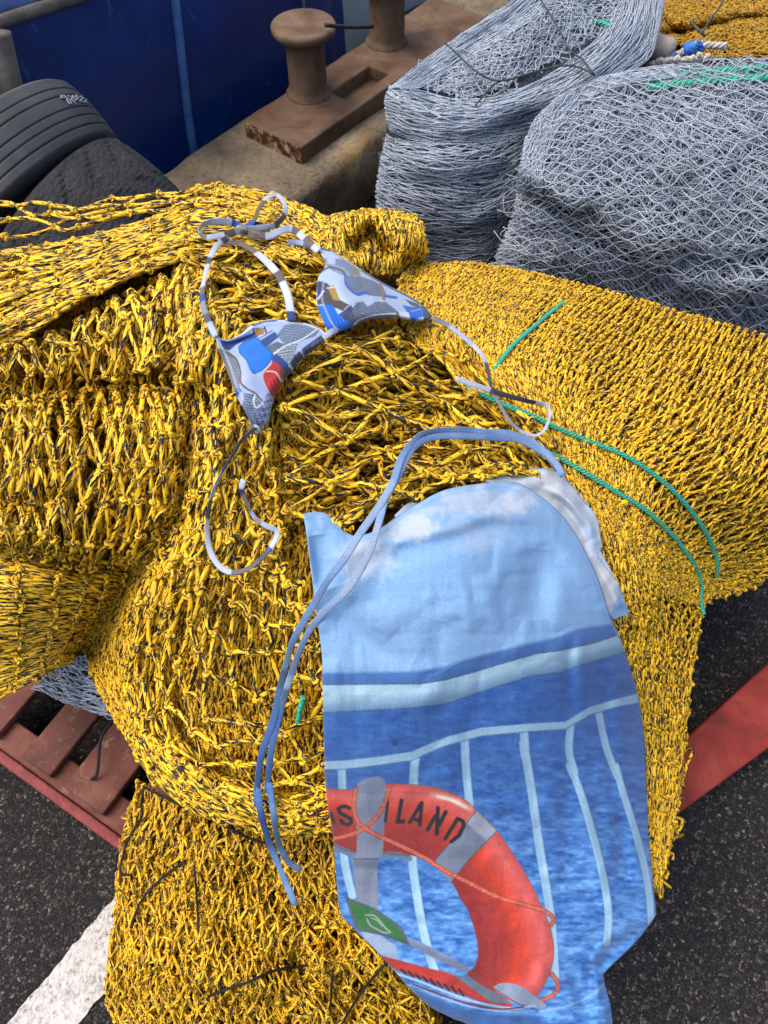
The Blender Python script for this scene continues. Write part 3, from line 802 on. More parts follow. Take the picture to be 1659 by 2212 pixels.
hc = thing('fishing_net', [.0, .75, .02], 'big heap of coarse yellow and black knotted netting draped under the bikini', 'fishing net')
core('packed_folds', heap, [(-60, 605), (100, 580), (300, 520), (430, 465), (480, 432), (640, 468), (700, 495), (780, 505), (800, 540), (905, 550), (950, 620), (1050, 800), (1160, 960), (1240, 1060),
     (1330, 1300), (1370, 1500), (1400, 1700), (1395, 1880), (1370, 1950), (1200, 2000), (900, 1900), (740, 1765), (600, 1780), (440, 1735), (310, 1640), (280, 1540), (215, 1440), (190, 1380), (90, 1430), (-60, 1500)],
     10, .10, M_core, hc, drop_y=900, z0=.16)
b = Bag(); r = .0041
# back sheet along the top: open along its edge, gathered below
A1 = [[(-70, 425), (-70, 470), (-70, 515)], [(60, 434), (60, 470), (60, 508)], [(165, 438), (165, 470), (165, 500)], [(290, 420), (290, 452), (290, 482)], [(400, 408), (395, 428), (400, 452)], [(475, 398), (475, 412), (470, 430)]]
net(b, heap, A1, 7, 2, r, .03, .26, .6)
TOP2 = [[(470, 398), (470, 425), (470, 470)], [(540, 408), (540, 435), (540, 480)], [(620, 432), (620, 455), (620, 500)], [(690, 465), (690, 490), (690, 530)], [(740, 500), (735, 520), (735, 560)]]
net(b, heap, TOP2, 5, 7, r, .03, .2, .3); net(b, heap, TOP2, 5, 8, r, -0.008, .3, .4)
A2 = [[(-70, 545), (-70, 660), (-70, 800)], [(80, 532), (70, 615), (60, 720)], [(200, 510), (190, 570), (170, 650)], [(320, 478), (310, 520), (300, 590)], [(430, 430), (420, 490), (420, 550)],
      [(540, 430), (540, 480), (540, 545)], [(640, 455), (640, 500), (640, 560)], [(730, 495), (725, 540), (720, 590)]]
net(b, heap, A2, 9, 16, r, .030, .18, .38, bunch=.05, seg=8); net(b, heap, A2, 10, 16, r, -.008, .25, .3, bunch=.05); net(b, heap, A2, 11, 15, r, -.045, .3, .4)
# rolled-over fold beside the second strap
B_ = [[(690, 478, 0), (760, 460, 1), (840, 456, 1), (900, 470, 1)], [(690, 505, 2), (760, 482, 4), (850, 480, 4.5), (918, 500, 4)], [(690, 550, 2), (770, 530, 4), (860, 525, 5), (922, 538, 4)], [(690, 610, 0), (780, 590, 1), (850, 590, 1), (905, 580, 0)]]
net(b, heap, B_, 4, 20, .0036, .012, .16, .2, knot='ring', puff=.004); net(b, heap, B_, 4, 24, .0036, -.002, .25, .25)
# looped fringe under the ridge on the left
C_ = [[(-60, 800), (60, 745), (180, 690), (290, 628), (400, 580), (470, 590)], [(-60, 850), (70, 810), (190, 760), (300, 705), (400, 670), (470, 690)], [(-60, 905), (80, 868), (200, 838), (300, 800), (395, 770), (450, 800)]]
net(b, heap, C_, 2, 15, r, .040, .25, .8, seg=9, bunch=.03, ks=1.25); net(b, heap, C_, 3, 18, r, -.004, .3, .5); net(b, heap, C_, 3, 18, r, -.05, .3, .6)
C2_ = [[(400, 560), (400, 620), (410, 690), (420, 760)], [(480, 545), (480, 610), (480, 680), (480, 750)], [(560, 545), (560, 600), (560, 665), (560, 730)], [(640, 555), (640, 610), (640, 660), (640, 720)], [(720, 590), (720, 630), (715, 680), (715, 735)]]
net(b, heap, C2_, 5, 4, r, .036, .25, .5, seg=8, ks=1.25); net(b, heap, C2_, 5, 7, r, -.004, .35, .6, seg=8); net(b, heap, C2_, 5, 9, r, -.05, .35, .7)
# left lobe, rows of knots with hanging bars
D_ = [[(-60, 880), (60, 862), (200, 842), (320, 842), (420, 862)], [(-60, 960), (60, 950), (200, 945), (330, 955), (420, 970)], [(-60, 1050), (60, 1045), (200, 1040), (330, 1045), (410, 1060)],
      [(-60, 1130), (60, 1135), (190, 1150), (310, 1145), (390, 1140)], [(-60, 1190), (60, 1195), (180, 1228), (270, 1216), (360, 1195)]]
net(b, heap, D_, 5, 13, r, .034, .13, .45, bunch=.03, seg=8, ks=1.25); net(b, heap, D_, 5, 17, r, .0, .2, .3, bunch=.03, seg=8); net(b, heap, D_, 6, 20, r, -.04, .3, .4)
# tight roll at the far left
E_ = [[(-100, 1160), (-100, 1290), (-100, 1420), (-100, 1545)], [(-10, 1168), (0, 1290), (0, 1410), (0, 1510)], [(125, 1190), (125, 1285), (105, 1380), (85, 1460)], [(215, 1208), (200, 1285), (165, 1365), (135, 1435)], [(275, 1222), (255, 1285), (220, 1345), (185, 1405)]]
net(b, heap, E_, 6, 30, .0034, .014, .12, .15, knot='full'); net(b, heap, E_, 5, 30, .0034, -.002, .2, .2, knot='ring')
# the long drape down the middle, fanning out to the right at the bottom
F0 = [(395, 640), (385, 800), (390, 950), (370, 1100), (320, 1240), (275, 1400), (270, 1540), (320, 1670), (430, 1755), (590, 1800), (745, 1775)]
F1 = [(430, 650), (420, 800), (430, 950), (420, 1100), (390, 1240), (360, 1380), (370, 1510), (430, 1620), (520, 1690), (630, 1720), (745, 1690)]
F2 = [(470, 670), (460, 820), (470, 960), (470, 1090), (450, 1210), (440, 1320), (470, 1420), (530, 1510), (600, 1570), (670, 1600), (745, 1590)]
F3 = [(520, 700), (520, 840), (520, 960), (530, 1060), (530, 1150), (530, 1230), (550, 1300), (590, 1360), (640, 1410), (690, 1440), (745, 1450)]
F4 = [(600, 760), (590, 860), (590, 960), (590, 1040), (600, 1100), (610, 1150), (625, 1200), (650, 1240), (680, 1275), (710, 1300), (750, 1320)]
FF = [list(p) for p in zip(F0, F1, F2, F3, F4)]
net(b, heap, FF, 18, 9, r, .038, .13, .42, bunch=.05, seg=8, ks=1.25)
HEM = [[(278, 1590), (300, 1585), (330, 1590)], [(318, 1668), (345, 1645), (385, 1635)], [(428, 1755), (445, 1715), (470, 1685)], [(590, 1802), (600, 1765), (610, 1725)], [(690, 1798), (695, 1760), (700, 1715)], [(760, 1775), (760, 1735), (760, 1695)]]
net(b, heap, HEM, 9, 6, r, .044, .2, .25, seg=8, bunch=.05); net(b, heap, HEM, 9, 6, r, .026, .25, .3, seg=8, bunch=.05)
FL = [list(p) for p in zip(F0, [((a[0] + c[0]) / 2, (a[1] + c[1]) / 2) for a, c in zip(F0, F1)], F1)]
net(b, heap, FL, 18, 6, r, .016, .18, .25, bunch=.08, seg=8)
# wide open diamonds in the middle, over slack layers
G_ = [[(690, 740), (635, 830), (600, 930), (600, 1060), (640, 1145)], [(800, 722), (755, 820), (740, 920), (740, 1040), (740, 1125)], [(890, 712), (870, 820), (880, 910), (860, 1010), (850, 1095)], [(960, 725), (980, 840), (980, 920), (960, 1000), (925, 1065)],
      [(1060, 810), (1062, 880), (1060, 940), (1050, 1000), (1005, 1035)], [(1130, 890), (1132, 940), (1130, 980), (1110, 1012), (1085, 1022)], [(1200, 945), (1200, 985), (1192, 1020), (1180, 1030), (1155, 1030)]]
net(b, heap, G_, 7, 4, r, .044, .14, .3, seg=9, ks=1.3, wob=.8); net(b, heap, G_, 7, 6, r, .004, .3, .7, seg=9, wob=.8); net(b, heap, G_, 8, 9, r, -.03, .35, .5); net(b, heap, G_, 8, 12, r, -.06, .35, .6)
clutter(b, heap, [(600, 760), (900, 720), (1170, 960), (900, 1080), (640, 1130)], 60, r, 95, .15, .6, -.02)
clutter(b, heap, [(-40, 860), (400, 620), (640, 600), (430, 860), (380, 1150), (-40, 1180)], 60, r, 90, 1.4, .35, -.02)
clutter(b, heap, [(395, 700), (560, 900), (600, 1250), (300, 1500), (270, 1400), (380, 1100)], 30, r, 95, 1.6, .25, .0)
b.build('knotted_mesh', M_coarse, hc)
b = Bag(); rd = .0029
# the tight lower layer that shows between the drape's strands
J_ = [[(250, 1215, 0), (400, 1195, -2.5), (560, 1180, -3.5), (740, 1170, -3.5)], [(188, 1400, .5), (330, 1400, -2), (520, 1400, -3.5), (740, 1400, -3.5)], [(230, 1520, .5), (350, 1570, -2), (520, 1590, -3.5), (740, 1600, -3.5)], [(300, 1630, 0), (400, 1715, -2), (540, 1765, -3), (740, 1765, -3)]]
net(b, heap, J_, 17, 44, rd, .006, .13, .2, 5, 6, vary=.12, puff=.003); net(b, heap, J_, 17, 46, rd, -.008, .2, .3, 5, 5, 'ring')
J2 = [[(400, 760), (520, 760), (650, 740), (760, 740)], [(400, 960), (520, 960), (640, 960), (760, 960)], [(420, 1200), (520, 1200), (640, 1190), (760, 1180)]]
net(b, heap, J2, 16, 32, rd, -.035, .2, .4, 5, 5, 'ring'); net(b, heap, J2, 15, 30, rd, -.055, .25, .4, 5, 5, 'ring')
net(b, heap, G_, 20, 26, rd, -.075, .3, .5, 5, 5, 'ring')
b.build('tight_under_layer', M_dense, hc)

# ------------------------------------------------------------------ the dense yellow bundle on the right
hb = thing('fishing_net', [.45, 1.0, .02], 'smooth roll of tightly gathered yellow netting laced with green rope right of the skirt', 'fishing net')
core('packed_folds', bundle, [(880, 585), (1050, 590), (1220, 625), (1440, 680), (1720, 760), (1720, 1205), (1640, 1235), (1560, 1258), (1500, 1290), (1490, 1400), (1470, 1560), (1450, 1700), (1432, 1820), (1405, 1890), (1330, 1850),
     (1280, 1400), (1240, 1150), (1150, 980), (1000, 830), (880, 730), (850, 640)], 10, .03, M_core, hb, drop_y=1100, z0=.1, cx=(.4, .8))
b = Bag()
H_ = [[(880, 572), (1050, 572), (1220, 608), (1450, 668), (1730, 748)], [(855, 640), (1010, 660), (1170, 700), (1420, 790), (1730, 905)], [(890, 730), (1020, 760), (1160, 800), (1400, 910), (1730, 1065)], [(1000, 820), (1090, 850), (1200, 890), (1380, 1000), (1710, 1190)],
      [(1080, 900), (1140, 920), (1240, 970), (1400, 1100), (1640, 1262)], [(1120, 980), (1180, 990), (1260, 1040), (1400, 1160), (1580, 1285)], [(1180, 1040), (1240, 1060), (1310, 1110), (1400, 1205), (1545, 1290)], [(1230, 1090), (1290, 1130), (1350, 1190), (1410, 1265), (1512, 1310)]]
net(b, bundle, H_, 25, 74, .0029, .014, .05, .08, 7, 6, vary=.1, lean=1, ks=1.15, bunch=.005, wave=.012, puff=.0045); net(b, bundle, H_, 25, 72, .0026, -.006, .12, .2, 5, 5, 'ring', vary=.15, lean=1)
I_ = [[(1230, 1120), (1290, 1130), (1360, 1190), (1420, 1250), (1518, 1300)], [(1260, 1330), (1320, 1332), (1380, 1345), (1440, 1355), (1512, 1352)], [(1280, 1450), (1340, 1455), (1390, 1465), (1440, 1475), (1494, 1472)], [(1310, 1600), (1370, 1602), (1400, 1615), (1440, 1625), (1478, 1612)],
      [(1330, 1760), (1390, 1762), (1410, 1775), (1435, 1778), (1460, 1762)], [(1350, 1890), (1392, 1895), (1404, 1910), (1414, 1920), (1426, 1905)]]
net(b, bundle, I_, 22, 17, .0031, .014, .08, .15, 6, 6, vary=.12, puff=.005, ks=1.2); net(b, bundle, I_, 22, 18, .0030, .0, .18, .3, 5, 5, 'ring', vary=.15)
clutter(b, bundle, [(1380, 1180), (1560, 1180), (1660, 1200), (1640, 1262), (1540, 1290), (1500, 1310)], 130, .0029, 34, .6, .7, .012, curl=.5)
clutter(b, bundle, [(1400, 1890), (1460, 1600), (1480, 1600), (1470, 1720), (1430, 1930), (1405, 1960)], 60, .003, 34, 1.3, .5, .012, curl=.5)
b.build('gathered_mesh', M_dense, hb)

# ------------------------------------------------------------------ the lower bundle in front
FRONT = [(295, 1690, .34), (260, 1800, .26), (245, 1950, .20), (228, 2130, .10), (235, 2200, .06), (400, 1760, .36), (600, 1800, .38), (760, 1800, .40), (400, 1900, .34), (600, 1950, .36), (800, 2000, .38), (400, 2080, .26), (600, 2100, .30),
         (900, 2150, .30), (400, 2220, .18), (700, 2250, .22), (980, 2300, .22)]
front = Field(FRONT, [([(540, 1900), (660, 1980), (740, 2060)], 40, .03), ([(330, 1880), (400, 1980), (380, 2060)], 30, .02), ([(470, 2010), (560, 2080), (660, 2090)], 22, .025), ([(640, 2060), (660, 2140), (760, 2180)], 22, .03),
                      ([(330, 1810), (420, 1830)], 26, -.02), ([(690, 2080), (790, 2060), (850, 2110)], 30, -.03), ([(300, 2060), (420, 2110), (560, 2140)], 26, -.02)], rough=.010)
fb = thing('fishing_net', [-.05, .02, .02], 'lower bundle of fine matted yellow netting tied with black cord beside the white line', 'fishing net')
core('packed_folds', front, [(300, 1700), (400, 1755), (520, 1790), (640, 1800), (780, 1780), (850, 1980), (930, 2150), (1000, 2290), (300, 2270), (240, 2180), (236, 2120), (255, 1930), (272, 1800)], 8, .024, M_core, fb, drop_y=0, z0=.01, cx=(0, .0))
b = Bag(); rf = .0025
K_ = [[(297, 1688), (400, 1750), (520, 1790), (640, 1800), (780, 1770)], [(266, 1800), (380, 1850), (510, 1880), (640, 1890), (800, 1900)], [(250, 1920), (370, 1950), (500, 1980), (640, 1990), (850, 2010)], [(240, 2040), (360, 2060), (500, 2080), (650, 2100), (900, 2120)],
      [(229, 2130), (360, 2160), (500, 2180), (680, 2200), (950, 2220)], [(240, 2200), (360, 2240), (500, 2260), (700, 2280), (1000, 2300)]]
net(b, front, K_, 17, 28, rf, .016, .25, .3, 5, 5, vary=.15); net(b, front, K_, 17, 34, rf, .004, .3, .4, 5, 5, 'ring'); net(b, front, K_, 17, 36, rf, -.006, .3, .4, 5, 5, 'ring')
kp = [(285, 1740), (420, 1770), (640, 1810), (770, 1790), (940, 2210), (240, 2200), (236, 2110)]
clutter(b, front, kp, 420, rf, 36, 2.1, .35, .010, curl=.4); clutter(b, front, kp, 140, rf, 30, .5, .7, .014, curl=.7)
b.build('matted_mesh', M_front, fb)

# black cords lying on the lower bundle
def cord(pts, R, m, name, label, cat, field=None, lift=.027, group=None, sides=7):
    fl = field or front
    P = np.array([tuple(p) + (0,) * (3 - len(p)) for p in pts], float); Q = smooth_line(P, max(16, len(pts) * 6))
    W = at(Q[:, 0], Q[:, 1], fl(Q[:, 0], Q[:, 1]) - lift - Q[:, 2] * .01)
    bag = Bag(); bag.add(*tubes(W[None], R, sides, twist=200)); o = bag.build(name, m); return tag(o, label, cat, group)
G_C = 'black cords on the lower bundle'
cord(ZC([(625, 85), (720, 130), (840, 190), (950, 240), (1070, 300), (1160, 330)]), .0023, M_black, 'tarred_twine', 'black cord along the foot of the coarse drape above the lower bundle', 'cord', group=G_C, lift=.03)
cord(ZC([(800, 400), (740, 445), (680, 495), (620, 560), (585, 630), (565, 690)]), .0023, M_black, 'tarred_twine', 'black cord curving down the left shoulder of the lower yellow bundle', 'cord', group=G_C)
cord(ZC([(840, 420), (848, 520), (855, 640), (858, 710)]), .0021, M_black, 'tarred_twine', 'straight black cord running down the middle of the lower yellow bundle', 'cord', group=G_C)
cord(ZC([(905, 985), (980, 955), (1070, 925), (1170, 880), (1260, 862), (1325, 852)]), .0024, M_black, 'tarred_twine', 'black cord slanting across the bottom of the lower yellow bundle', 'cord', group=G_C)
cord(ZC([(1438, 880), (1432, 960), (1425, 1070)]), .0021, M_black, 'tarred_twine', 'short upright black cord near the bottom edge of the lower yellow bundle', 'cord', group=G_C)
cord(ZC([(1680, 830), (1600, 920), (1540, 1000), (1475, 1110)]), .0023, M_black, 'tarred_twine', 'black cord slanting out from beneath the hanging skirt edge', 'cord', group=G_C)
cord(ZC([(622, 75), (612, 150), (608, 215), (570, 280), (540, 350), (520, 450), (560, 462)]), .0022, M_black, 'tarred_twine', 'black cord hanging down the left side of the lower bundle beside the pallet', 'cord', group=G_C)

# ------------------------------------------------------------------ green laid ropes lacing the right bundle
G_R = 'green ropes lacing the yellow bundle'
def green(pts, label, lift=.027, R=.0042, lifts=None):
    P, _ = line3(smoothheap, pts, 60, lift); bag = Bag(); twisted(bag, P, R, .020)
    return tag(bag.build('green_rope', M_teal), label, 'rope', G_R)
green(ZH([(748, 178, -3), (725, 195, 0), (670, 240), (600, 300), (520, 370), (465, 435), (425, 490, -1), (400, 515, -3)]), 'short green rope slanting down the crest of the smooth yellow roll')
green(ZH([(270, 560, -1), (330, 585), (400, 612), (480, 650), (600, 697), (720, 755), (860, 812), (1010, 872), (1120, 940), (1230, 1030), (1310, 1120), (1380, 1220), (1420, 1310), (1432, 1370), (1415, 1455, -2)]), 'upper of two long green ropes curving over the yellow roll to its right end')
green(ZH([(600, 835, -2), (650, 855), (720, 885), (850, 960), (980, 1040), (1110, 1120), (1220, 1222), (1290, 1310), (1340, 1390), (1360, 1460), (1358, 1530), (1370, 1590, 1)]), 'lower of two long green ropes, the one starting behind the skirt ties')
green([(655, 1505, 0), (649, 1530, 0), (644, 1560, -1)], 'tiny piece of green rope showing through the coarse net left of the skirt', .05)

# ------------------------------------------------------------------ grey bales
B1 = Field([(840, 180, 0, 2.05), (830, 330, 0, 1.93), (815, 420, 0, 1.90), (850, 520, 0, 1.86), (920, 575, 0, 1.85), (1000, 50, 0, 2.42), (960, 90, 0, 2.32), (1100, 0, 0, 2.52), (1400, 0, 0, 2.5), (1420, 130, 0, 2.2), (1280, 150, 0, 2.08), (1150, 200, 0, 2.02),
            (1000, 215, 0, 2.0), (900, 300, 0, 1.84), (1000, 300, 0, 1.80), (1130, 330, 0, 1.86), (900, 430, 0, 1.77), (1000, 430, 0, 1.73), (1100, 430, 0, 1.78), (1000, 570, 0, 1.74), (1080, 560, 0, 1.76), (1180, 300, 0, 1.95), (1120, 100, 0, 2.2), (1250, 60, 0, 2.35), (1420, -80, 0, 2.7), (1000, -60, 0, 2.8), (820, 250, 0, 1.98)],
           [([(850, 300), (940, 310), (1040, 300), (1140, 250)], 18, .02), ([(960, 170), (1040, 80), (1160, 10)], 16, .035), ([(1190, 190), (1260, 130), (1310, 50)], 18, .035), ([(1000, 195), (1100, 200), (1180, 178)], 12, .02), ([(1020, 150), (1120, 90), (1240, 20)], 50, -.06), ([(880, 390), (980, 400), (1090, 370)], 18, .015), ([(850, 470), (960, 490), (1080, 450)], 26, -.02),
            ([(850, 200), (920, 240), (1040, 245), (1170, 210), (1290, 130), (1390, 30)], 40, -.05), ([(870, 165), (960, 95), (1090, 10)], 26, -.04)], rough=.012)
g1o = thing('fishing_net', [.25, 2.0, .0], 'tied bale of tightly gathered grey netting beside the rusty bollard', 'fishing net')
core('packed_folds', B1, [(845, 190), (880, 158), (965, 98), (1040, 45), (1100, 5), (1115, -40), (1430, -40), (1408, 60), (1402, 125), (1300, 160), (1180, 300), (1130, 400), (1090, 560), (930, 568), (850, 510), (820, 430), (818, 340), (838, 270)], 8, .03, M_greycore, g1o, drop_y=1e9, z0=.0)
b = Bag(); rg = .0014
body = [[(836, 290), (822, 350), (812, 430), (830, 500), (900, 580)], [(880, 305), (870, 370), (870, 450), (890, 530), (940, 590)], [(960, 310), (960, 390), (965, 470), (970, 545), (980, 595)], [(1050, 300), (1060, 390), (1060, 470), (1050, 540), (1040, 595)], [(1130, 265), (1130, 350), (1115, 430), (1095, 510), (1070, 590)], [(1180, 230), (1190, 290), (1150, 390), (1120, 470), (1085, 575)]]
net(b, B1, body, 14, 40, rg, .016, .2, .5, 4, 7, 'ring', vary=.12, bunch=.02); net(b, B1, body, 13, 44, rg, .004, .3, .7, 4, 5, 'ring', bunch=.02); net(b, B1, body, 12, 46, rg, -.008, .3, .8, 4, 5, None)
net(b, B1, body, 11, 34, rg, .02, .35, .9, 4, 6, 'ring', drop=.3)
band = [[(842, 185, 0), (832, 215, 1.5), (834, 250, 1), (845, 285, 0)], [(900, 195, 0), (890, 235, 1.5), (895, 275, 1), (905, 305, 0)], [(990, 215, 0), (985, 250, 1.5), (990, 285, 1), (1000, 312, 0)], [(1090, 205, 0), (1095, 235, 1.5), (1110, 270, 1), (1125, 300, 0)],
        [(1180, 165, 0), (1195, 195, 1.5), (1220, 225, 1), (1240, 245, 0)], [(1265, 105, 0), (1295, 135, 1.5), (1320, 155, 1), (1350, 165, 0)], [(1330, 25, 0), (1370, 50, 1.5), (1400, 80, 1), (1412, 110, 0)], [(1350, -60, 0), (1390, -50, 1.5), (1420, -40, 1), (1440, -20, 0)]]
net(b, B1, band, 20, 17, rg, .016, .25, .5, 4, 7, 'ring', bunch=.05); net(b, B1, band, 15, 26, rg, .006, .25, .4, 4, 5, 'ring'); net(b, B1, band, 14, 26, rg, -.002, .25, .4, 4, 5, None)
back = [[(842, 190), (860, 190), (890, 195)], [(885, 155), (905, 165), (930, 180)], [(960, 98), (985, 112), (1010, 130)], [(1040, 44), (1070, 60), (1100, 75)], [(1110, -5), (1140, 10), (1180, 25)], [(1150, -60), (1180, -50), (1220, -40)]]
net(b, B1, back, 12, 14, rg, .014, .2, .4, 4, 6, 'ring'); net(b, B1, back, 12, 14, rg, .004, .3, .4, 4, 5, None)
inner = [[(900, 190), (1000, 130), (1100, 60), (1200, -10), (1330, -40)], [(960, 200), (1060, 150), (1150, 90), (1240, 30), (1350, -10)], [(1010, 215), (1090, 185), (1180, 140), (1270, 90), (1350, 30)]]
net(b, B1, inner, 13, 17, rg, .016, .25, .7, 4, 7, 'ring', bunch=.03); net(b, B1, inner, 14, 20, rg, .004, .3, .8, 4, 6, 'ring'); net(b, B1, inner, 12, 22, rg, -.006, .35, .8, 4, 5, None)
clutter(b, B1, [(880, 180), (1000, 100), (1150, 20), (1320, 10), (1250, 110), (1100, 190), (980, 215)], 90, rg, 60, 2.4, .6, .004, 4, curl=.6)
clutter(b, B1, [(880, 310), (1110, 310), (1070, 550), (920, 560), (870, 420)], 70, rg, 80, .15, .25, .014, 4, curl=.25)
b.build('gathered_mesh', M_grey, g1o)

B2 = Field([(1130, 310, 0, 1.74), (1180, 240, 0, 1.82), (1250, 180, 0, 1.98), (1400, 150, 0, 2.02), (1659, 120, 0, 2.02), (1780, 110, 0, 2.05), (1120, 400, 0, 1.66), (1100, 480, 0, 1.64), (1060, 570, 0, 1.60), (1250, 300, 0, 1.66), (1400, 260, 0, 1.74), (1650, 240, 0, 1.72),
            (1250, 400, 0, 1.56), (1400, 400, 0, 1.54), (1650, 400, 0, 1.52), (1200, 500, 0, 1.52), (1400, 550, 0, 1.44), (1650, 560, 0, 1.40), (1200, 590, 0, 1.54), (1350, 640, 0, 1.48), (1659, 720, 0, 1.38), (1500, 690, 0, 1.42), (1780, 740, 0, 1.36), (1780, 400, 0, 1.5)],
           [([(1110, 415), (1170, 435), (1230, 470), (1270, 460)], 20, .05), ([(1200, 500), (1290, 520), (1400, 600), (1480, 640)], 40, .04), ([(1480, 560), (1560, 570), (1660, 555)], 24, .04), ([(1140, 300), (1200, 230), (1270, 190)], 18, .02),
            ([(1130, 360), (1180, 390), (1240, 440)], 34, -.04), ([(1480, 620), (1560, 620), (1680, 610)], 30, -.03), ([(1380, 545), (1450, 520)], 40, -.02)], rough=.014)
g2o = thing('fishing_net', [.6, 1.75, .0], 'large grey net bale of open diamond mesh with teal rope showing through', 'fishing net')
core('packed_folds', B2, [(1135, 330), (1180, 250), (1250, 192), (1330, 165), (1440, 145), (1740, 122), (1740, 745), (1500, 700), (1340, 655), (1200, 610), (1075, 575), (1105, 480), (1120, 400)], 8, .055, M_greycore, g2o, z0=.0)
b = Bag(); rg = .0013
m0 = [[(1135, 300), (1120, 380), (1105, 470), (1060, 575)], [(1170, 240), (1190, 340), (1190, 470), (1160, 600)], [(1245, 185), (1290, 310), (1290, 470), (1280, 630)], [(1340, 158), (1400, 300), (1400, 480), (1400, 670)], [(1450, 140), (1510, 300), (1520, 500), (1520, 700)], [(1590, 125), (1640, 300), (1640, 510), (1640, 725)], [(1740, 112), (1770, 300), (1770, 510), (1770, 750)]]
net(b, B2, m0, 30, 20, rg * 1.1, .036, .18, .7, 4, 8, 'ring')
net(b, B2, m0, 28, 22, rg, .010, .35, .8, 4, 5, 'ring'); net(b, B2, m0, 26, 24, rg, -.014, .4, .9, 4, 5, 'ring'); net(b, B2, m0, 26, 26, rg, -.034, .4, 1.0, 4, 5, None)
m1 = [[(1060, 575), (1200, 505), (1300, 540), (1400, 590), (1520, 600), (1740, 590)], [(1100, 585), (1220, 560), (1310, 590), (1420, 640), (1540, 650), (1740, 660)], [(1140, 595), (1230, 610), (1330, 645), (1440, 680), (1560, 700), (1740, 745)]]
net(b, B2, m1, 8, 44, rg, .02, .25, .5, 4, 6, 'ring'); net(b, B2, m1, 8, 40, rg, .006, .3, .6, 4, 5, None)
edge = [[(1130, 420), (1135, 330), (1175, 240), (1250, 185), (1340, 155), (1460, 138)], [(1170, 430), (1180, 340), (1220, 260), (1290, 205), (1370, 180), (1470, 165)]]
net(b, B2, [list(c) for c in zip(*edge)], 16, 12, rg, .02, .2, .4, 4, 5, 'ring')
clutter(b, B2, [(1140, 300), (1260, 190), (1640, 140), (1659, 700), (1400, 640), (1080, 570)], 700, rg * .9, 60, 1.3, .6, -.005, 4, seg=8, curl=.5)
b.build('diamond_mesh', M_grey, g2o)

GT = 'teal ropes under the grey mesh'
for k, (pts, lab) in enumerate([([(1395, 176), (1440, 168), (1520, 158), (1600, 150), (1720, 142)], 'upper of two thick teal ropes beneath the grey diamond mesh'), ([(1400, 190), (1450, 184), (1530, 176), (1610, 170), (1720, 166)], 'lower of two thick teal ropes beneath the grey diamond mesh')]):
    P, _ = line3(B2, pts, 50, -.002); bag = Bag(); twisted(bag, P, .0095, .045); tag(bag.build('teal_rope', M_teal), lab, 'rope', GT)
P, _ = line3(B1, ZG([(780, 118, 1), (860, 100), (930, 88), (1000, 92), (1030, 110, -1)]), 30, .02); bag = Bag(); twisted(bag, P, .007, .04); tag(bag.build('teal_rope', M_teal), 'short teal rope tucked in the folds on top of the tied grey bale', 'rope')
cord(ZG([(365, 170), (400, 200), (440, 240), (500, 290), (560, 320), (620, 318), (720, 290), (800, 268), (870, 262), (930, 280), (965, 300)]), .0028, M_olive, 'bale_twine', 'dark olive cord tied across the top of the grey bale', 'cord', B1, .06)
cord(ZG([(600, 316), (550, 350), (520, 385), (490, 420)]), .0026, M_olive, 'bale_twine', 'loose dark olive cord end hanging over the grey bale shoulder', 'cord', B1, .05)
cord(ZG([(750, 0), (790, 60), (830, 130), (860, 190), (890, 220), (920, 240), (965, 300)]), .0024, M_olive, 'bale_twine', 'dark olive cord running over the back of the grey bale', 'cord', B1, .05)
cord(ZG([(890, 920), (960, 890), (1060, 830), (1160, 770), (1230, 705), (1300, 685), (1350, 695), (1400, 770), (1450, 860), (1500, 940)]), .0018, M_tealdark, 'lacing_line', 'thin teal and orange line arching over the diamond mesh of the large grey bale', 'line', B2, .034)
cord(ZG([(1565, 740), (1558, 860), (1555, 1010)]), .0018, M_tealdark, 'lacing_line', 'thin upright teal and orange line at the right of the large grey bale', 'line', B2, .034)

# ------------------------------------------------------------------ far yellow net, float and splice at the top right
FN = Field([(1400, -40, 0, 3.1), (1560, -60, 0, 3.2), (1760, -60, 0, 3.2), (1410, 40, 0, 2.72), (1560, 40, 0, 2.66), (1760, 40, 0, 2.62), (1410, 95, 0, 2.62), (1560, 105, 0, 2.52), (1760, 105, 0, 2.48), (1560, 130, 0, 2.42), (1760, 140, 0, 2.36)],
           [([(1440, 75), (1520, 60), (1600, 40), (1680, 38)], 10, .06), ([(1420, 30), (1450, 60), (1480, 80)], 9, .05)], rough=.01)
fo = thing('fishing_net', [1.3, 2.7, 0], 'distant heap of ochre yellow netting behind the grey bales', 'fishing net')
core('packed_folds', FN, [(1395, -50), (1740, -50), (1740, 118), (1640, 112), (1540, 100), (1480, 95), (1415, 92), (1408, 40)], 6, .02, M_farcore, fo, z0=0)
b = Bag(); n0 = [[(1395, -50), (1405, 20), (1408, 95)], [(1480, -50), (1485, 20), (1490, 98)], [(1580, -50), (1590, 25), (1590, 105)], [(1740, -50), (1740, 30), (1740, 120)]]
net(b, FN, n0, 40, 26, .0042, .012, .2, .3, 5, 4, 'ring', vary=.15); net(b, FN, n0, 40, 26, .0042, .0, .3, .4, 4, 4, None)
n1 = [[(1500, 100), (1510, 112), (1530, 128)], [(1600, 92), (1605, 108), (1620, 124)], [(1740, 80), (1740, 100), (1740, 120)]]
net(b, FN, n1, 14, 5, .0035, .02, .2, .3, 5, 4, 'ring')
b.build('gathered_mesh', M_far, fo)
W_ = lambda x, y, Y: wy(1260.8 + .24 * x, .24 * y, Y)
P = np.array([W_(560, 440, 2.5), W_(640, 432, 2.48), W_(720, 440, 2.46), W_(790, 452, 2.45), W_(822, 462, 2.445)]); P = catmull(P, np.linspace(0, 1, 20))
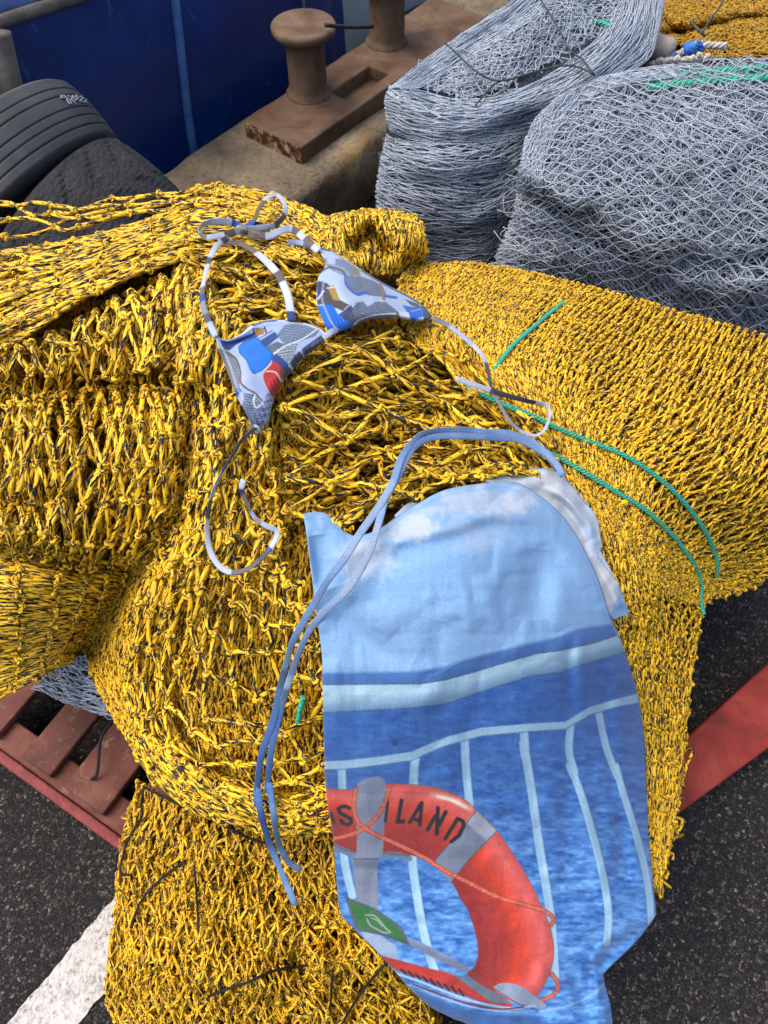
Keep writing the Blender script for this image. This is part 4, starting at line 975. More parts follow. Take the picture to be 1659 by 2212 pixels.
rr_ = np.interp(np.linspace(0, 1, 20), [0, .1, .35, .7, .9, 1], [.024, .034, .038, .034, .02, .006])[None]
tag(build('net_float', *tubes(P[None], rr_, 16)[:2], M_float), 'beige egg shaped net float beside the white rope behind the grey bales', 'float')
splice = thing('spliced_rope', W_(900, 460, 2.4), 'white rope with blue whipping lying on the far net behind the large grey bale', 'rope')
def sp(pts, R, name, m, Y=2.4, tw=True):
    P = catmull(np.array([W_(x, y, Y + (dy[0] if dy else 0)) for x, y, *dy in pts]), np.linspace(0, 1, 30)); bag = Bag()
    if tw: twisted(bag, P, R, R * 5)
    else: bag.add(*tubes(P[None], R, 10, twist=40))
    return bag.build(name, m, splice)
sp([(1280, 415), (1200, 412), (1110, 405), (1040, 400), (980, 420), (890, 470), (800, 525), (740, 590), (720, 630)], .011, 'white_strand', M_white)
sp([(1040, 445), (980, 490), (930, 525), (860, 560), (820, 600)], .008, 'white_strand', M_white)
sp([(1000, 420), (950, 442), (900, 455)], .019, 'blue_whipping', M_blue, 2.395, False)
sp([(835, 490), (790, 525), (750, 570), (715, 620)], .010, 'blue_strand', M_blue, 2.39)
sp([(1020, 385), (1050, 410), (1060, 450)], .009, 'blue_strand', M_blue, 2.395)
b = Bag(); 
for k in range(26):
    x = rng.uniform(620, 1100); y = np.interp(x, [620, 800, 1100], [575, 575, 530]) + rng.normal(0, 22); a = rng.uniform(0, 6.28)
    P = catmull(np.array([W_(x + dx * np.cos(a) - dy * np.sin(a), y + dx * np.sin(a) * .7 + dy * .7 * np.cos(a), 2.36) + [0, 0, rng.normal(0, .006)] for dx, dy in ((-45, 10), (-20, -18), (20, 18), (45, -10))]), np.linspace(0, 1, 12)); b.add(*tubes(P[None], .009, 6, twist=60))
tag(b.build('white_rope', M_white), 'tangle of cream white rope on the ground behind the large grey bale', 'rope')
P = np.array([W_(1270, 0, 2.62), W_(1200, 130, 2.55), W_(1120, 240, 2.5), W_(1050, 350, 2.42), W_(1040, 372, 2.4)]) + [0, 0, .02]; bag = Bag(); bag.add(*tubes(catmull(P, np.linspace(0, 1, 20))[None], .0035, 5, twist=60))
tag(bag.build('tarred_twine', M_olive), 'thin dark cord slanting over the far ochre net to the splice', 'cord')
P = np.array([W_(940, 255, 2.5), W_(1000, 320, 2.46), W_(1070, 385, 2.4)]) + [0, 0, .02]; bag = Bag(); bag.add(*tubes(catmull(P, np.linspace(0, 1, 12))[None], .0045, 5, twist=60))
tag(bag.build('tarred_twine', M_olive), 'short dark cord end sticking out above the blue and white splice', 'cord')

# ------------------------------------------------------------------ pallets
PZ = .14
pe0 = wz(0, 1619, PZ); pe1 = wz(268, 1813, PZ); E_ax = pe1 - pe0; E_ax /= np.linalg.norm(E_ax); B_ax = np.array([-E_ax[1], E_ax[0], 0])
pal = thing('pallet', [pe0[0] + .3, pe0[1] + .4, 0], 'worn red painted wooden pallet with gaps between its boards beneath the yellow heap', 'pallet')
def pb(s, t, z): p = pe0 + E_ax * s + B_ax * t; return np.array([p[0], p[1], z])
def slab(name, s0, s1, t0, t1, z0, z1, m, parent, bw=.004):
    V, f = box_mesh([pb(s0, t0, z0), pb(s1, t0, z0), pb(s1, t1, z0), pb(s0, t1, z0), pb(s0, t0, z1), pb(s1, t0, z1), pb(s1, t1, z1), pb(s0, t1, z1)])
    return bevel(build(name, V, f, m, parent, smooth=False), bw)
def ps(x, y): return float((wz(.2 * x, 1426.7 + .2 * y, PZ) - pe0) @ E_ax)
cuts = [(ps(150, 600) - .14, ps(150, 600) + .0), (ps(300, 950), ps(500, 1290)), (ps(650, 1400), ps(1080, 1700))]
w3 = cuts[2][1] - cuts[2][0]; gap = cuts[2][0] - cuts[1][1]
cuts += [(cuts[2][1] + gap + k * (w3 + gap), cuts[2][1] + gap + k * (w3 + gap) + w3) for k in range(3)]
for a_, b_ in cuts: slab('deck_board', a_, b_, .012, 1.15, PZ - .022, PZ, M_red, pal)
for t0 in (0, .53, 1.06):
    slab('stringer', -.35, cuts[-1][1] + .02, t0, t0 + (.062 if t0 == 0 else .10), .018, PZ - .0235, M_red, pal)
slab('edge_board', -.36, cuts[-1][1] + .03, -.022, -.001, .02, PZ - .018, M_redf, pal)
for t0 in (.0, .55, 1.06): slab('bottom_board', -.35, cuts[-1][1] + .02, t0, t0 + .055, .0, .016, M_red, pal)
cord([(250, 1547), (226, 1579), (216, 1607), (212, 1657), (208, 1675), (198, 1684)], .0035, M_black, 'dark_rope', 'dark cord end lying across a red pallet board', 'cord', Field([(250, 1547, PZ + .09), (212, 1657, PZ + .03), (198, 1684, PZ + .004), (226, 1590, PZ + .05), (100, 1600, PZ)]), .0)
cord([(90, 1478), (110, 1492), (130, 1508)], .0024, M_black, 'dark_rope', 'short dark cord across the grey net piece on the pallet', 'cord', Field([(90, 1478, .33), (110, 1492, .31), (130, 1508, .29), (60, 1500, .3)]), .0)
# red plank on the right
rp = [wz(1735, 1365, .09), wz(1445, 1627, .09), wz(1405, 1802, .09), wz(1735, 1562, .09)]
V, f = box_mesh([p - [0, 0, .085] for p in rp] + rp)
tag(bevel(build('timber_plank', V, f, M_redb, smooth=False), .006), 'dark red painted timber plank on the asphalt right of the skirt', 'plank')

# grey net piece squeezed between heap and pallet
GP = Field([(60, 1500, .30), (180, 1420, .40), (270, 1560, .26), (130, 1520, .28), (200, 1550, .24), (240, 1480, .36), (120, 1460, .36)], rough=.006)
go = thing('fishing_net', wz(180, 1500, .16), 'small grey net piece squeezed between the yellow heap and the red pallet', 'fishing net')
core('packed_folds', GP, [(80, 1482), (130, 1440), (200, 1415), (290, 1500), (285, 1548), (240, 1546), (190, 1528), (130, 1506)], 6, .012, M_greycore, go, drop_y=0, z0=.16)
b = Bag(); gp = [[(70, 1488), (110, 1450), (180, 1410)], [(130, 1512), (150, 1480), (200, 1430)], [(190, 1536), (210, 1500), (240, 1450)], [(245, 1552), (265, 1520), (280, 1470)], [(290, 1556), (300, 1530), (310, 1500)]]
net(b, GP, gp, 10, 12, .0016, .006, .3, .6, 4, 5, 'ring'); net(b, GP, gp, 8, 10, .0016, -.002, .35, .8, 4, 5, None)
b.build('diamond_mesh', M_grey, go)

# ------------------------------------------------------------------ printed cloth
class Print:
    """paints the cloth's printed pattern into the mesh as colours, given the cloth's own picture coordinates"""
    def __init__(s, px, py, base):
        s.x = np.asarray(px, float).ravel(); s.y = np.asarray(py, float).ravel()
        s.c = np.ones((len(s.x), 4)); s.c[:, :3] = np.asarray(base, float)      # sRGB 0..255
    def blend(s, m, col):
        col = np.asarray(col, float); m = np.clip(m, 0, 1)[:, None]
        s.c[:, :3] = s.c[:, :3] * (1 - m) + col * m
    def poly(s, pts, col, soft=1.0):
        P = np.array([(p[0], p[1]) for p in pts]); pad = 4 * soft
        i = np.nonzero((s.x > P[:, 0].min() - pad) & (s.x < P[:, 0].max() + pad) & (s.y > P[:, 1].min() - pad) & (s.y < P[:, 1].max() + pad))[0]
        if not len(i): return
        x, y = s.x[i], s.y[i]; ins = in_poly(x, y, P); d, _ = seg_dist(x, y, list(P) + [P[0]])
        m = np.clip(.5 + np.where(ins, d, -d) / (2 * soft), 0, 1)[:, None]
        col = np.asarray(col, float)
        if col.ndim == 2 and len(col) == len(s.x): col = col[i]
        s.c[i, :3] = s.c[i, :3] * (1 - m) + col * m
    def line(s, pts, w, col, soft=.8, dash=None):
        P = np.array([(p[0], p[1]) for p in pts]); pad = w + 4
        i = np.nonzero((s.x > P[:, 0].min() - pad) & (s.x < P[:, 0].max() + pad) & (s.y > P[:, 1].min() - pad) & (s.y < P[:, 1].max() + pad))[0]
        if not len(i): return
        d, a = seg_dist(s.x[i], s.y[i], P)
        m = np.clip(.5 + (w / 2 - d) / (2 * soft), 0, 1)
        if dash: m = m * (np.sin(2 * np.pi * (a + dash[2] * d if len(dash) > 2 else a) / dash[0]) > dash[1])
        s.c[i, :3] = s.c[i, :3] * (1 - m[:, None]) + np.asarray(col, float) * m[:, None]
    def curve(s, pts, w, col, **k): s.line(smooth_line([(p[0], p[1]) for p in pts], max(12, 8 * len(pts))), w, col, **k)
    def spoly(s, pts, col, soft=1.0):
        P = [(p[0], p[1]) for p in pts]; s.poly(smooth_line(P + [P[0]], 10 * len(P)), col, soft)
    def hatch(s, pts, bg, fg, step, ang=.5, w=.55, soft=1.0):
        P = np.array([(p[0], p[1]) for p in pts]); d, _ = seg_dist(s.x, s.y, list(P) + [P[0]])
        m = np.clip(.5 + np.where(in_poly(s.x, s.y, P), d, -d) / (2 * soft), 0, 1)
        x = s.x + 3 * vnoise(s.x / 16, s.y / 16, 2); y = s.y + 3 * vnoise(s.x / 16, s.y / 16, 7)
        g = np.zeros(len(s.x))
        for a in (ang, ang + 1.25): g = np.maximum(g, np.clip((np.cos(2 * np.pi * (x * np.cos(a) + y * np.sin(a)) / step) - w) * 3, 0, 1))
        s.blend(m, np.asarray(bg, float)[None] * (1 - g[:, None]) + np.asarray(fg, float)[None] * g[:, None])
    def rgba(s, gain=1.0):
        o = s.c.copy(); o[:, :3] = np.clip(lin(np.clip(o[:, :3], 0, 255)) * gain, 0, .95); return o

def coons(top, bottom, left, right, n, m):
    """top/bottom run left to right, left/right top to bottom; returns (m rows, n cols, 2)"""
    T = smooth_line([p[:2] for p in top], n); Bm = smooth_line([p[:2] for p in bottom], n)
    L = smooth_line([p[:2] for p in left], m); R_ = smooth_line([p[:2] for p in right], m)
    u = np.linspace(0, 1, n)[None, :, None]; v = np.linspace(0, 1, m)[:, None, None]
    return (1 - v) * T[None] + v * Bm[None] + (1 - u) * L[:, None] + u * R_[:, None] - ((1 - u) * (1 - v) * T[0] + u * (1 - v) * T[-1] + (1 - u) * v * Bm[0] + u * v * Bm[-1])

def cloth(name, G, t, m, parent, pr, thick=.0012, gain=1.0):
    """a sheet with two sides: G (m,n,2) picture points, t depth"""
    mm, n = G.shape[:2]
    W = at(G[..., 0], G[..., 1], t)
    du = np.gradient(W, axis=1); dv = np.gradient(W, axis=0); N = np.cross(du, dv); N /= np.linalg.norm(N, axis=-1, keepdims=True) + 1e-12
    N *= np.sign((N * (CAM - W)).sum(-1, keepdims=True))
    V = np.concatenate([W.reshape(-1, 3), (W - N * thick).reshape(-1, 3)])
    idx = np.arange(mm * n).reshape(mm, n)
    f = np.stack([idx[:-1, :-1], idx[1:, :-1], idx[1:, 1:], idx[:-1, 1:]], -1).reshape(-1, 4)
    rim = np.concatenate([idx[0], idx[1:, -1], idx[-1, -2::-1], idx[-2:0:-1, 0]])
    r2 = np.roll(rim, -1); e = np.stack([rim, r2, r2 + mm * n, rim + mm * n], -1)
    c = pr.rgba(gain); back = c.copy(); back[:, :3] = back[:, :3] * .35 + .42
    return build(name, V, [f, f[:, ::-1] + mm * n, e], m, parent, {'print': np.concatenate([c, back])})

def folds(px, py, items):
    """sum of soft ridges (height m, width px) along lines"""
    h = np.zeros(px.shape)
    for line, w, a in items:
        L = smooth_line(line, 24); d, s = seg_dist(px, py, L); tot = np.hypot(*np.diff(L, axis=0).T).sum()
        h += a * np.exp(-(d / w) ** 2) * np.sin(np.pi * np.clip(s / tot, .0, 1)) ** .6
    return h

# ------------------------------------------------------------------ bikini top
LB = (206, 220, 244)
bk = thing('bikini_top', wz(700, 800, .9), 'blue and white harbour print triangle bikini top laid on the yellow net', 'bikini top')
# left cup
T_ = ZS([(335, 900), (400, 922), (470, 890), (520, 850), (600, 820), (700, 815), (830, 835), (900, 862), (938, 895)])
L_ = ZS([(335, 900), (355, 975), (400, 1100), (450, 1230), (500, 1320), (540, 1408)])
Bt = ZS([(540, 1408), (610, 1375), (640, 1280), (662, 1205), (735, 1105), (800, 1030), (890, 957), (946, 905)])
G = coons(T_, Bt, L_, ZS([(938, 895), (942, 900), (946, 905)]), 150, 130)
X, Y = G[..., 0], G[..., 1]
uu = np.linspace(0, 1, 150)[None] + 0 * X; vv = np.linspace(0, 1, 130)[:, None] + 0 * X
p = Print(X, Y, (176, 198, 236)); pb_ = lambda pts, c, s=1.0: p.poly(ZB(pts), c, s)
pb_([(180, 540), (250, 560), (300, 600), (340, 660), (352, 760), (345, 830), (330, 862), (290, 780), (240, 660)], (104, 116, 136))
pb_([(240, 570), (330, 640), (350, 760), (340, 800), (300, 720)], (122, 132, 150), 3)
p.curve(ZB([(270, 575), (330, 625), (355, 700), (358, 770), (400, 812), (450, 840), (490, 885)]), 4, (104, 84, 74))
pb_([(225, 500), (300, 508), (360, 490), (440, 455), (470, 430), (470, 478), (400, 498), (330, 530), (285, 568), (250, 560)], (28, 56, 122))
pb_([(450, 425), (505, 425), (505, 462), (452, 478)], (150, 112, 56)); p.line(ZB([(440, 430), (440, 480)]), 3, (30, 34, 46)); p.line(ZB([(510, 420), (520, 455)]), 3, (30, 34, 46))
pb_([(470, 512), (575, 448), (600, 482), (505, 560)], (44, 78, 142)); p.line(ZB([(465, 500), (560, 440)]), 3, (110, 120, 140))
p.hatch(ZB([(585, 470), (640, 405), (760, 390), (870, 425), (835, 475), (750, 505), (640, 532)]), (136, 158, 190), (66, 82, 112), 5.5)
p.hatch(ZB([(500, 555), (590, 510), (650, 535), (560, 590)]), (110, 122, 144), (70, 80, 98), 5, .9)
p.hatch(ZB([(560, 580), (640, 530), (725, 525), (690, 620), (650, 650)]), (184, 196, 214), (84, 90, 104), 5, .2)
pb_([(540, 590), (590, 590), (700, 690), (672, 716), (560, 640)], (42, 82, 156))
pb_([(670, 650), (700, 600), (770, 540), (880, 462), (912, 468), (840, 560), (700, 690)], (72, 88, 118))
for k in range(9): p.line(ZB([(700 + k * 22, 600 - k * 16), (722 + k * 20, 650 - k * 16)]), 2.2, (50, 62, 92))
pb_([(600, 660), (670, 700), (640, 770), (612, 720)], (98, 82, 78))
p.curve(ZB([(570, 590), (640, 540), (740, 500), (790, 470), (860, 420)]), 3.2, (226, 232, 240)); p.line(ZB([(735, 560), (765, 610)]), 3, (218, 224, 234)); p.line(ZB([(665, 665), (690, 690)]), 5, (226, 230, 236))
blue = [(345, 545), (385, 508), (455, 482), (500, 528), (560, 590), (545, 640), (500, 690), (445, 716), (420, 690), (395, 630), (352, 585)]
p.spoly(ZB(blue), (22, 124, 234)); p.line(ZB(blue + blue[:1]), 1.2, (20, 60, 130))
for rr0 in (8, 20): p.line(ZB([(432 + rr0 * np.cos(a), 580 + rr0 * 1.15 * np.sin(a)) for a in np.linspace(0, 6.28, 20)]), 1.1, (20, 84, 178), .6)
p.line(ZB([(455, 645), (485, 625)]), 1.6, (20, 80, 170), .6, (3, -.2)); p.line(ZB([(462, 655), (480, 644)]), 1.4, (20, 80, 170), .6, (3, -.2))
p.spoly(ZB([(515, 690), (560, 642), (605, 660), (612, 720), (625, 770), (600, 830), (570, 868), (540, 830), (502, 745)]), (206, 62, 62))
for k in range(5): p.line(ZB([(520 + 14 * k, 715 + 26 * k), (580 + 8 * k, 690 + 28 * k)]), 1.4, (160, 40, 48))
p.curve(ZB([(505, 695), (535, 670), (550, 650)]), 3, (224, 218, 214)); p.curve(ZB([(520, 700), (575, 705), (605, 745), (632, 785)]), 3.2, (228, 222, 216))
p.hatch(ZB([(380, 840), (450, 845), (520, 950), (505, 1040), (430, 1060), (365, 940)]), (140, 160, 192), (58, 72, 100), 5)
p.curve(ZB([(450, 850), (440, 890), (455, 930), (500, 905), (545, 900)]), 4, (214, 224, 240))
for k in range(8): p.line(ZB([(480 + k * 6, 1010 - k * 22), (560, 990 - k * 22)]), 2, (96, 116, 156) if k % 2 else (214, 224, 240))
pb_([(320, 830), (345, 800), (362, 822), (335, 870)], (38, 84, 186))
p.line(T_, 8, (214, 224, 242)); p.line(ZS([(540, 842), (600, 820), (660, 815)]), 7, (44, 94, 196)); p.line(ZS([(720, 815), (800, 828)]), 6, (90, 100, 118)); p.line(T_, 1.0, (120, 136, 170), .6, (4, 0))
zz_ = smooth_line([q_[:2] for q_ in ZS([(352, 960), (396, 1065), (430, 1170), (470, 1250)])], 40); zz_ = [(x_ + 7 + (2.5 if k % 2 else -2.5), y_) for k, (x_, y_) in enumerate(zz_)]; p.line(zz_, 1.3, (216, 222, 232), .5)
t = drape(X, Y)
h = .064 + .020 * np.sin(np.pi * np.clip(uu * .9 + .05, 0, 1)) ** .8 * np.sin(np.pi * vv) ** .7 * (1 - .5 * uu)
h += folds(X, Y, [([q_[:2] for q_ in ZB([(250, 540), (330, 520), (420, 490), (500, 450)])], 9, -.010), ([q_[:2] for q_ in ZB([(240, 500), (350, 470), (450, 410), (600, 390), (760, 395)])], 7, .007),
                  ([q_[:2] for q_ in ZB([(360, 620), (400, 760), (440, 860)])], 16, .004), ([q_[:2] for q_ in ZB([(560, 560), (700, 480), (860, 440)])], 14, .004)])
gath = np.clip((vv - .80) / .2, 0, 1); h += gath * .0018 * np.sin(uu * 2 * np.pi * 24 + 2 * vnoise(uu * 9, vv * 3, 2)) - .010 * gath ** 2
cup_l = cloth('cup', G, t - h, M_lycra, bk, p, .0015, .60)
cup_l['label'] = 'left cup with bright blue cap and red float print'
# right cup
T2 = ZS([(882, 418), (960, 440), (1050, 495), (1150, 560), (1250, 620), (1370, 680), (1450, 730), (1500, 785)])
B2_ = ZS([(962, 886), (1020, 872), (1080, 850), (1150, 815), (1300, 805), (1380, 815), (1460, 820), (1505, 797)])
L2 = ZS([(882, 418), (908, 462), (928, 520), (892, 580), (880, 660), (884, 740), (908, 800), (930, 850), (962, 886)])
G = coons(T2, B2_, L2, ZS([(1500, 785), (1503, 791), (1505, 797)]), 150, 130); X, Y = G[..., 0], G[..., 1]
p = Print(X, Y, (190, 212, 244))
pb_([(880, -20), (930, -20), (1030, -10), (1100, 60), (1060, 110), (1010, 90), (940, 60), (905, 30)], (120, 140, 172))
pb_([(900, -30), (960, -20), (960, 20), (910, 20)], (180, 204, 238))
for k in range(5): p.line(ZB([(940 + 18 * k, 20 + 5 * k), (975 + 22 * k, 70 + 8 * k)]), 1.2, (196, 208, 226), .6)
p.curve(ZB([(845, 90), (880, 60), (930, 40), (1000, 60), (1030, 95)]), 4, (92, 92, 104))
pb_([(850, 125), (905, 140), (960, 190), (985, 245), (1060, 285), (1040, 330), (970, 300), (900, 280), (845, 270)], (78, 76, 80)); pb_([(840, 140), (880, 130), (895, 200), (850, 290)], (40, 62, 118), 2)
pb_([(912, 172), (950, 150), (990, 250), (945, 248)], (176, 140, 74)); p.line(ZB([(905, 172), (955, 165)]), 2.4, (236, 236, 236)); p.line(ZB([(850, 240), (885, 190)]), 4, (220, 226, 236))
p.curve(ZB([(1005, 330), (1035, 290), (1070, 280)]), 2, (220, 226, 236)); pb_([(980, 340), (1060, 280), (1085, 330), (1050, 400), (1010, 370)], (52, 74, 124))
p.spoly(ZB([(845, 290), (905, 275), (945, 285), (975, 335), (1020, 375), (1085, 392), (1050, 440), (940, 470), (890, 430), (860, 350)]), (22, 112, 224))
p.line(ZB([(960 + 14 * np.cos(a), 372 + 18 * np.sin(a)) for a in np.linspace(0, 6.28, 18)]), 1.0, (18, 80, 180), .6)
pb_([(1030, 92), (1120, 100), (1210, 130), (1260, 160), (1290, 228), (1200, 222), (1120, 205), (1070, 205), (1030, 160)], (104, 122, 150))
pb_([(1120, 108), (1190, 125), (1210, 190), (1140, 190)], (118, 134, 158), 6)
p.line(ZB([(1245, 150), (1268, 240)]), 7, (148, 128, 110)); p.curve(ZB([(1022, 88), (1028, 150), (1075, 200), (1110, 215), (1160, 195)]), 4.5, (40, 104, 206)); pb_([(1080, 205), (1165, 190), (1110, 222)], (36, 98, 204)); p.line(ZB([(1275, 222), (1345, 232)]), 6, (36, 98, 204))
pb_([(1060, 90), (1120, 100), (1110, 40), (1060, 20)], (142, 132, 128), 3)
p.hatch(ZB([(1070, 300), (1095, 262), (1140, 258), (1165, 290), (1215, 258), (1280, 262), (1345, 310), (1360, 350), (1240, 380), (1090, 400), (1060, 370)]), (134, 152, 182), (62, 74, 98), 5)
pb_([(1040, 330), (1075, 325), (1085, 385), (1050, 392)], (96, 92, 96), 2)
p.curve(ZB([(1080, 400), (1120, 370), (1200, 345), (1290, 335), (1360, 335)]), 3.2, (232, 234, 240)); p.line(ZB([(1352, 325), (1362, 365)]), 5, (110, 90, 74))
pb_([(1385, 280), (1440, 290), (1520, 290), (1535, 345), (1440, 385), (1420, 330)], (24, 108, 220)); pb_([(1370, 320), (1425, 325), (1440, 375), (1370, 370)], (224, 232, 248)); p.line(ZB([(1440, 320), (1520, 300)]), 2, (224, 230, 240), .5, (4, 0))
pb_([(1520, 300), (1580, 340), (1580, 380), (1520, 380)], (66, 72, 92)); pb_([(1400, 240), (1480, 270), (1530, 310), (1440, 280)], (84, 84, 98))
p.line(T2, 7, (58, 74, 104)); p.line(ZS([(960, 440), (1050, 495), (1120, 540)]), 7, (180, 190, 208)); p.line(ZS([(1200, 590), (1290, 640), (1370, 680)]), 8, (34, 74, 166)); p.line(T2, 1.0, (190, 200, 220), .5, (5, .2))
zz_ = smooth_line([q_[:2] for q_ in ZS([(900, 610), (892, 700), (915, 770), (950, 840), (985, 868)])], 44); zz_ = [(x_ + 7 + (2.5 if k % 2 else -2.5), y_) for k, (x_, y_) in enumerate(zz_)]; p.line(zz_, 1.2, (206, 216, 232), .5)
t = drape(X, Y)
h = .062 + .024 * np.sin(np.pi * np.clip(uu * .95 + .03, 0, 1)) ** .8 * np.sin(np.pi * np.clip(vv, .0, 1)) ** .7 * (1 - .5 * uu)
h += folds(X, Y, [([q_[:2] for q_ in ZB([(1010, 60), (1050, 170), (1130, 230), (1260, 260)])], 10, -.006), ([q_[:2] for q_ in ZB([(960, 120), (1020, 230), (1120, 280)])], 14, .006), ([q_[:2] for q_ in ZB([(1180, 220), (1280, 250), (1400, 300)])], 10, .004)])
gath = np.clip((vv - .82) / .18, 0, 1); h += gath * .0018 * np.sin(uu * 2 * np.pi * 30 + 2 * vnoise(uu * 9, vv * 3, 4)) - .012 * gath ** 2
cup_r = cloth('cup', G, t - h, M_lycra, bk, p, .0015, .60)
cup_r['label'] = 'right cup with blue and dark grey boat print'

PAT = [(0, (186, 204, 236)), (.12, (90, 92, 104)), (.2, (150, 156, 172)), (.3, (40, 82, 176)), (.36, (110, 112, 124)), (.42, (200, 212, 236)), (.6, (84, 84, 94)), (.66, (214, 224, 242)), (.82, (96, 84, 76)), (.88, (196, 208, 232))]
def strap(name, pts, w, cols, lift, roll=None, m=70):
    Pp, _ = line3(drape, pts, m, lift + .030); Dm = np.linalg.norm(Pp[len(Pp) // 2] - CAM)
    return ribbon(name, Pp, w * 1.15 / 2 / F * Dm, .0009, M_lycra, bk, cols, roll)
R0 = np.radians
strap('neck_tie', ZS([(335, 905, 1), (300, 830, .5), (268, 740, .5), (264, 650, .5), (286, 540, .6), (330, 430, .8), (400, 370, 1), (470, 325, 2.2)]), 10.5, PAT, .028, R0(np.array([10, 0, 40, 50, 20, 0, 30])))
strap('neck_tie', ZS([(390, 398, -.6), (430, 398, 0), (480, 408, .4), (560, 455, .8), (640, 530, 1), (690, 600, 1), (728, 700, 1.2), (745, 818, 1.6)]), 13.5, [(0, (88, 84, 84)), (.12, (120, 104, 84)), (.3, (206, 216, 236)), (.45, (214, 226, 246)), (.55, (104, 98, 100)), (.64, (214, 228, 248)), (.92, (48, 74, 138))], .03, R0(np.array([55, 40, 10, 0, 10])))
strap('bow_loop', ZS([(476, 320, 2.2), (430, 292, 3), (340, 283, 4), (268, 300, 4), (250, 338, 3), (282, 368, 2), (360, 360, 1.8), (430, 342, 2), (480, 330, 2.2)]), 12, [(0, (40, 80, 176)), (.12, (204, 218, 242)), (.55, (120, 124, 136)), (.62, (200, 212, 236)), (.8, (96, 84, 72)), (.92, (150, 156, 170))], .03, R0(np.array([20, 10, 30, 70, 40, 20, 10])))
strap('bow_loop', ZS([(490, 318, 2.2), (540, 280, 4), (572, 210, 6), (620, 152, 7), (670, 142, 7), (708, 190, 6), (706, 250, 4.5), (650, 306, 2.6), (560, 320, 2.2), (495, 324, 2.2)]), 9.5, [(0, (44, 90, 190)), (.1, (110, 92, 72)), (.3, (206, 214, 228)), (.5, (214, 224, 240)), (.62, (90, 88, 92)), (.74, (206, 216, 238)), (.9, (180, 200, 236))], .03, R0(np.array([30, 50, 40, 40, 30, 10, 0])))
strap('bow_loop', ZS([(485, 330, 2), (540, 362, 1.6), (604, 356, 1.4), (616, 318, 1.4), (570, 300, 1.4), (510, 312, 2)]), 11, [(0, (96, 88, 80)), (.35, (60, 60, 66)), (.6, (150, 150, 156)), (.8, (84, 80, 78))], .028, R0(np.array([10, 30, 60, 40, 10])))
strap('neck_tie', ZS([(495, 328, 2), (550, 352, 1.8), (620, 362, 1.4), (700, 330, 1.8), (760, 332, 1.8), (830, 390, 1.4), (892, 442, 1.2)]), 13, [(0, (110, 104, 98)), (.25, (200, 214, 240)), (.58, (96, 92, 96)), (.68, (206, 214, 228)), (.78, (110, 100, 96)), (.9, (206, 218, 240))], .03, R0(np.array([10, 20, 30, 10, 0, 10])))
strap('neck_tie', ZS([(725, 400, .2), (780, 398, .4), (830, 412, .6), (890, 432, 1)]), 9, [(0, (170, 190, 224)), (.5, (110, 120, 140))], .026)
Pk, _ = line3(drape, ZS([(466, 312, 5.2), (488, 318, 5.4), (490, 340, 5.2), (470, 336, 4.8), (462, 316, 4.8), (482, 308, 5.2)]), 30, .032)
ribbon('bow_knot', Pk, .0055, .003, M_lycra, bk, [(0, (130, 134, 146)), (.4, (96, 98, 110)), (.6, (180, 190, 208)), (.8, (80, 78, 82))], R0(np.array([0, 40, 0])))
strap('back_tie', ZT([(552, 236, 1), (520, 262, 0), (478, 300), (420, 395), (350, 510), (310, 620), (290, 760), (300, 880), (345, 972, 0), (412, 1016, 0), (500, 1002), (580, 942), (640, 872), (668, 800, .6), (620, 772, 1), (568, 742, 1), (530, 700, 0), (490, 610, .6), (474, 560, 1.5), (486, 518, 2.2)]), 11,
      [(0, (120, 122, 132)), (.05, (90, 96, 110)), (.16, (60, 104, 190)), (.19, (204, 216, 240)), (.28, (110, 108, 114)), (.35, (206, 214, 228)), (.46, (208, 222, 246)), (.56, (110, 110, 118)), (.66, (84, 86, 98)), (.70, (44, 88, 180)), (.72, (216, 230, 250)), (.84, (150, 152, 160)), (.86, (150, 176, 222)), (.89, (110, 108, 112)), (.95, (40, 62, 120)), (.97, (216, 226, 244))], .03, R0(np.array([50, 60, 70, 60, 40, 10, 5, 50, 20, 30, 60, 10])), 120)
strap('back_tie', ZH([(150, 255, 1.4), (220, 290, .6), (300, 350, .4), (370, 420, .2), (398, 490, -.6), (415, 570, -1), (450, 640, -1), (490, 710, 0), (540, 760, .2), (610, 785, .2), (655, 755, .3), (676, 690, .3), (655, 645, .3), (600, 635, -.2), (500, 610, -.6), (420, 585, -.6), (330, 555, -.2), (255, 528, -.2)]), 10.5,
      [(0, (120, 130, 150)), (.06, (170, 186, 220)), (.16, (206, 216, 236)), (.24, (92, 92, 102)), (.36, (150, 160, 180)), (.5, (196, 210, 236)), (.64, (206, 220, 244)), (.72, (40, 54, 96)), (.76, (74, 74, 84)), (.88, (206, 216, 238))], .03, R0(np.array([20, 30, 50, 60, 60, 60, 40, 10, 0])), 120)
strap('centre_cord', ZS([(915, 912, 1), (940, 895, 1.6), (965, 878, 1.8), (990, 868, 1)]), 11, [(0, (214, 226, 246))], .034)
Pk, _ = line3(drape, ZS([(540, 1392, 2.6), (556, 1398, 3.2), (566, 1412, 3), (548, 1420, 2.6), (532, 1408, 2.6), (544, 1390, 3)]), 26, .030)
ribbon('tie_knot', Pk, .004, .0024, M_lycra, bk, [(0, (180, 190, 206)), (.5, (110, 116, 130))])

